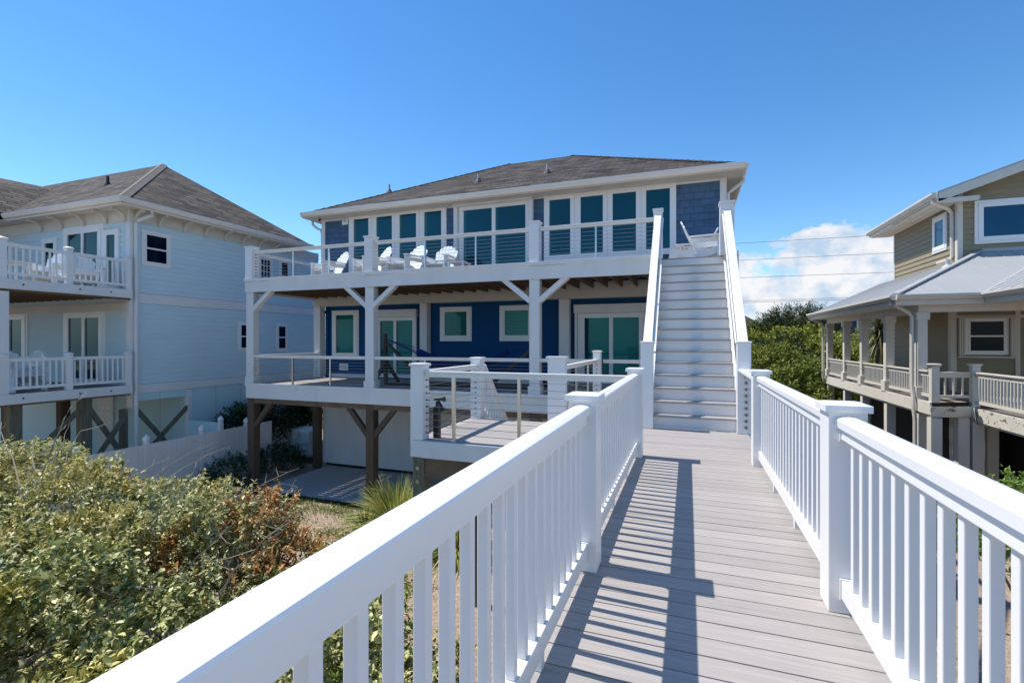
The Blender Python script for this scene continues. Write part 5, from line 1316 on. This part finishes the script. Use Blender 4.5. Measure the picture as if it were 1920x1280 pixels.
# weeds on the bare ground
rng = np.random.default_rng(77)
cen = np.array([(-7.2, 9.2), (-8.0, 9.5), (-6.4, 9.6), (-8.9, 9.3), (-5.4, 7.2), (-6.2, 7.6), (-7.8, 7.6), (-8.6, 8.6), (-4.6, 7.0), (-7.0, 8.3), (-9.4, 9.6), (-5.0, 6.3)])
n = 5200; ci = rng.integers(0, len(cen), n); P = np.empty((n, 3)); P[:, :2] = cen[ci] * 1.09 + rng.normal(size=(n, 2)) * np.array([.38, .2]); P[:, 2] = GZ + .004 + rng.random(n) * .05
A = rng.normal(size=(n, 3)); A[:, 2] = np.abs(A[:, 2]) + .3; Nn = np.tile([0, 0, 1.], (n, 1)) + rng.normal(size=(n, 3)) * .5
keep = P[:, 1] < 10.8; P, A, Nn = P[keep], A[keep], Nn[keep]; n = len(P)
tag(struct(leaves_mesh('weeds', P, A, Nn, rng.uniform(.04, .10, n), rng.uniform(.012, .03, n), M['weed'], origin=(-7, 8.5, GZ)), 'stuff'), 'low green weeds scattered over the bare mulch before the patio', 'weeds')
n = 2600; P = np.empty((n, 3)); P[:, 0] = rng.uniform(-12.0, -5.6, n); P[:, 1] = 10.82 - np.abs(rng.normal(size=n)) * .05; P[:, 2] = GZ
A = rng.normal(size=(n, 3)) * .5; A[:, 2] = 1
tag(struct(leaves_mesh('grass_edge', P, A, rng.normal(size=(n, 3)), rng.uniform(.06, .15, n), rng.uniform(.008, .014, n), M['hedge'], origin=(-8, 10.7, GZ)), 'stuff'), 'dark grass fringe along the front edge of the patio', 'grass')
n = 26000; P = np.empty((n, 3)); P[:, 0] = rng.uniform(3, 16, n); P[:, 1] = rng.uniform(24, 42, n); P[:, 2] = [gh(x, y) - .02 for x, y in zip(P[:, 0], P[:, 1])]
A = rng.normal(size=(n, 3)) * .5; A[:, 2] = 1
tag(struct(leaves_mesh('rough_grass', P, A, rng.normal(size=(n, 3)), rng.uniform(.15, .4, n), rng.uniform(.02, .05, n), M['weed'], origin=(10, 30, GZ)), 'stuff'), 'rough yellow green grass below the trees beyond the boardwalk', 'grass')

# ------------------------------------------------------------------ trees beyond
def tree(name, label, px, py, Y, rx, rz, m, seed, per=26, leaf=(.20, .10), twig=.5, nl=10, zc=None, flat=1., nb=7, group='trees beyond the houses', trunk=True, **kw):
    c = at(px, py, Y); rng = random.Random(seed)
    cz = c.z - rz
    t_ = thing(name, label, 'tree', (c.x, Y, GZ), group)
    bl = [((c.x, Y, cz), (rx * .8, rx * .8, rz * .85))]
    for i in range(nb):
        a = rng.uniform(0, 6.28); q = rng.uniform(.35, .75); z = rng.uniform(-.5, .55); s = rng.uniform(.32, .55)
        bl.append(((c.x + math.cos(a) * rx * q, Y + math.sin(a) * rx * q, cz + z * rz), (rx * s, rx * s, rz * s * flat)))
    foliage('crown', clumps(bl[:5], seed + 900, .55, (rx * .17, rx * .34), -.5, .9) if leaf[1] > .05 else bl, per, M[m], t_, seed, leaf, twig, nl, **kw)
    mb = MB(); base = Vector((c.x, Y, GZ - .1))
    for i in range(7):
        q, r = bl[i % len(bl)]; q = Vector(q); b = base + Vector((rng.uniform(-.3, .3), rng.uniform(-.2, .2), 0)) * (1 if i else 0)
        mid = base.lerp(q, .55) + Vector((rng.uniform(-.4, .4), rng.uniform(-.3, .3), 0))
        mb.tube([b, base.lerp(mid, .6) + Vector((rng.uniform(-.1, .1), 0, 0)), mid, q], [.17 if i == 0 else .09, .12 if i == 0 else .07, .06, .02], 7)
    build(mb, 'trunk', M['bark'], t_, smooth=True, fixn=False)
    return t_
tree('juniper_tree', 'dark layered juniper standing highest against the sky', 1495, 585, 42, 2.5, 1.1, 'darkneedle', 41, 26, (.30, .045), .8, 12, flat=.35, nb=9, rough=.35, up=.15)
tree('broadleaf_tree', 'yellow green rounded tree right of the juniper beside the porch', 1512, 612, 38, 2.7, 2.5, 'wood1', 42, 24, (.22, .11))
tree('broadleaf_tree', 'green rounded tree below the distant grey roof', 1425, 616, 44, 3.6, 2.6, 'wood2', 43, 22, (.22, .11))
tree('broadleaf_tree', 'olive green tree between the juniper and the distant roof', 1462, 618, 41, 3.0, 2.4, 'wood1', 44, 22, (.22, .11))
tree('broadleaf_tree', 'bright green tree low beside the porch corner', 1528, 636, 32, 2.7, 2.3, 'wood1', 45, 30, (.20, .10))
tree('cedar_tree', 'dark bushy cedar standing right of the stair post', 1432, 652, 30, 2.6, 2.1, 'wood2', 46, 30, (.22, .06), nl=12, rough=.28)
tree('cedar_tree', 'very dark cedar with a bare grey branch in the middle of the trees', 1482, 640, 31, 1.5, 2.2, 'darkneedle', 47, 30, (.22, .05), nl=12, rough=.3)
tree('broadleaf_tree', 'dark spreading shrubby tree at the foot of the cedar', 1508, 690, 27, 1.9, 1.2, 'wood2', 48, 40, (.17, .08))
tree('broadleaf_tree', 'green tree seen between the porch columns', 1600, 640, 36, 3.0, 2.1, 'wood2', 49, 24, (.2, .1))
tree('broadleaf_tree', 'yellow green tree behind the porch, right of the first columns', 1640, 632, 39, 3.4, 2.2, 'wood1', 50, 22, (.2, .1))
for i, (x, y, r, h) in enumerate(((-22, 40, 4, 3.0), (-10, 42, 4.4, 3.1), (0, 45, 4, 3.0))):
    pass
pt = at(1652, 606, 27.0)
pa = thing('palm_yucca', 'shaggy palm like yucca with drooping blades between the porch columns', 'palm', (pt.x, 27.0, GZ))
build(MB().tube([(pt.x, 27, GZ), (pt.x + .05, 27, -.8), (pt.x, 27, pt.z - .5)], [.22, .19, .16], 9), 'trunk', M['bark'], pa, smooth=True)
blades('crown', (pt.x, 27.0, pt.z - .35), 260, 1.35, .08, M['palm'], pa, 61, spread=1., droop=.45, base_r=.1, zmin=-.3)
blades('dead_skirt', (pt.x, 27.0, pt.z - .75), 170, 1.0, .06, M['palm'], pa, 62, spread=1., droop=1.1, base_r=.1, zmin=-1.1)

cv_ = thing('covered_item', 'dark rounded covered shape under the pale blue house behind the white fence', 'cover', (-16.5, 10.6, GZ))
build(MB().lathe((-16.5, 10.6, GZ), [(.62, 0), (.66, .3), (.64, .65), (.55, .92), (.36, 1.08), (.12, 1.14), (.01, 1.15)], 14), 'cover', mat('dark_blue_tarpaulin', (.012, .018, .04), .6, .3, 4, bump=.4, bscale=6, bdist=.03), cv_, smooth=True)
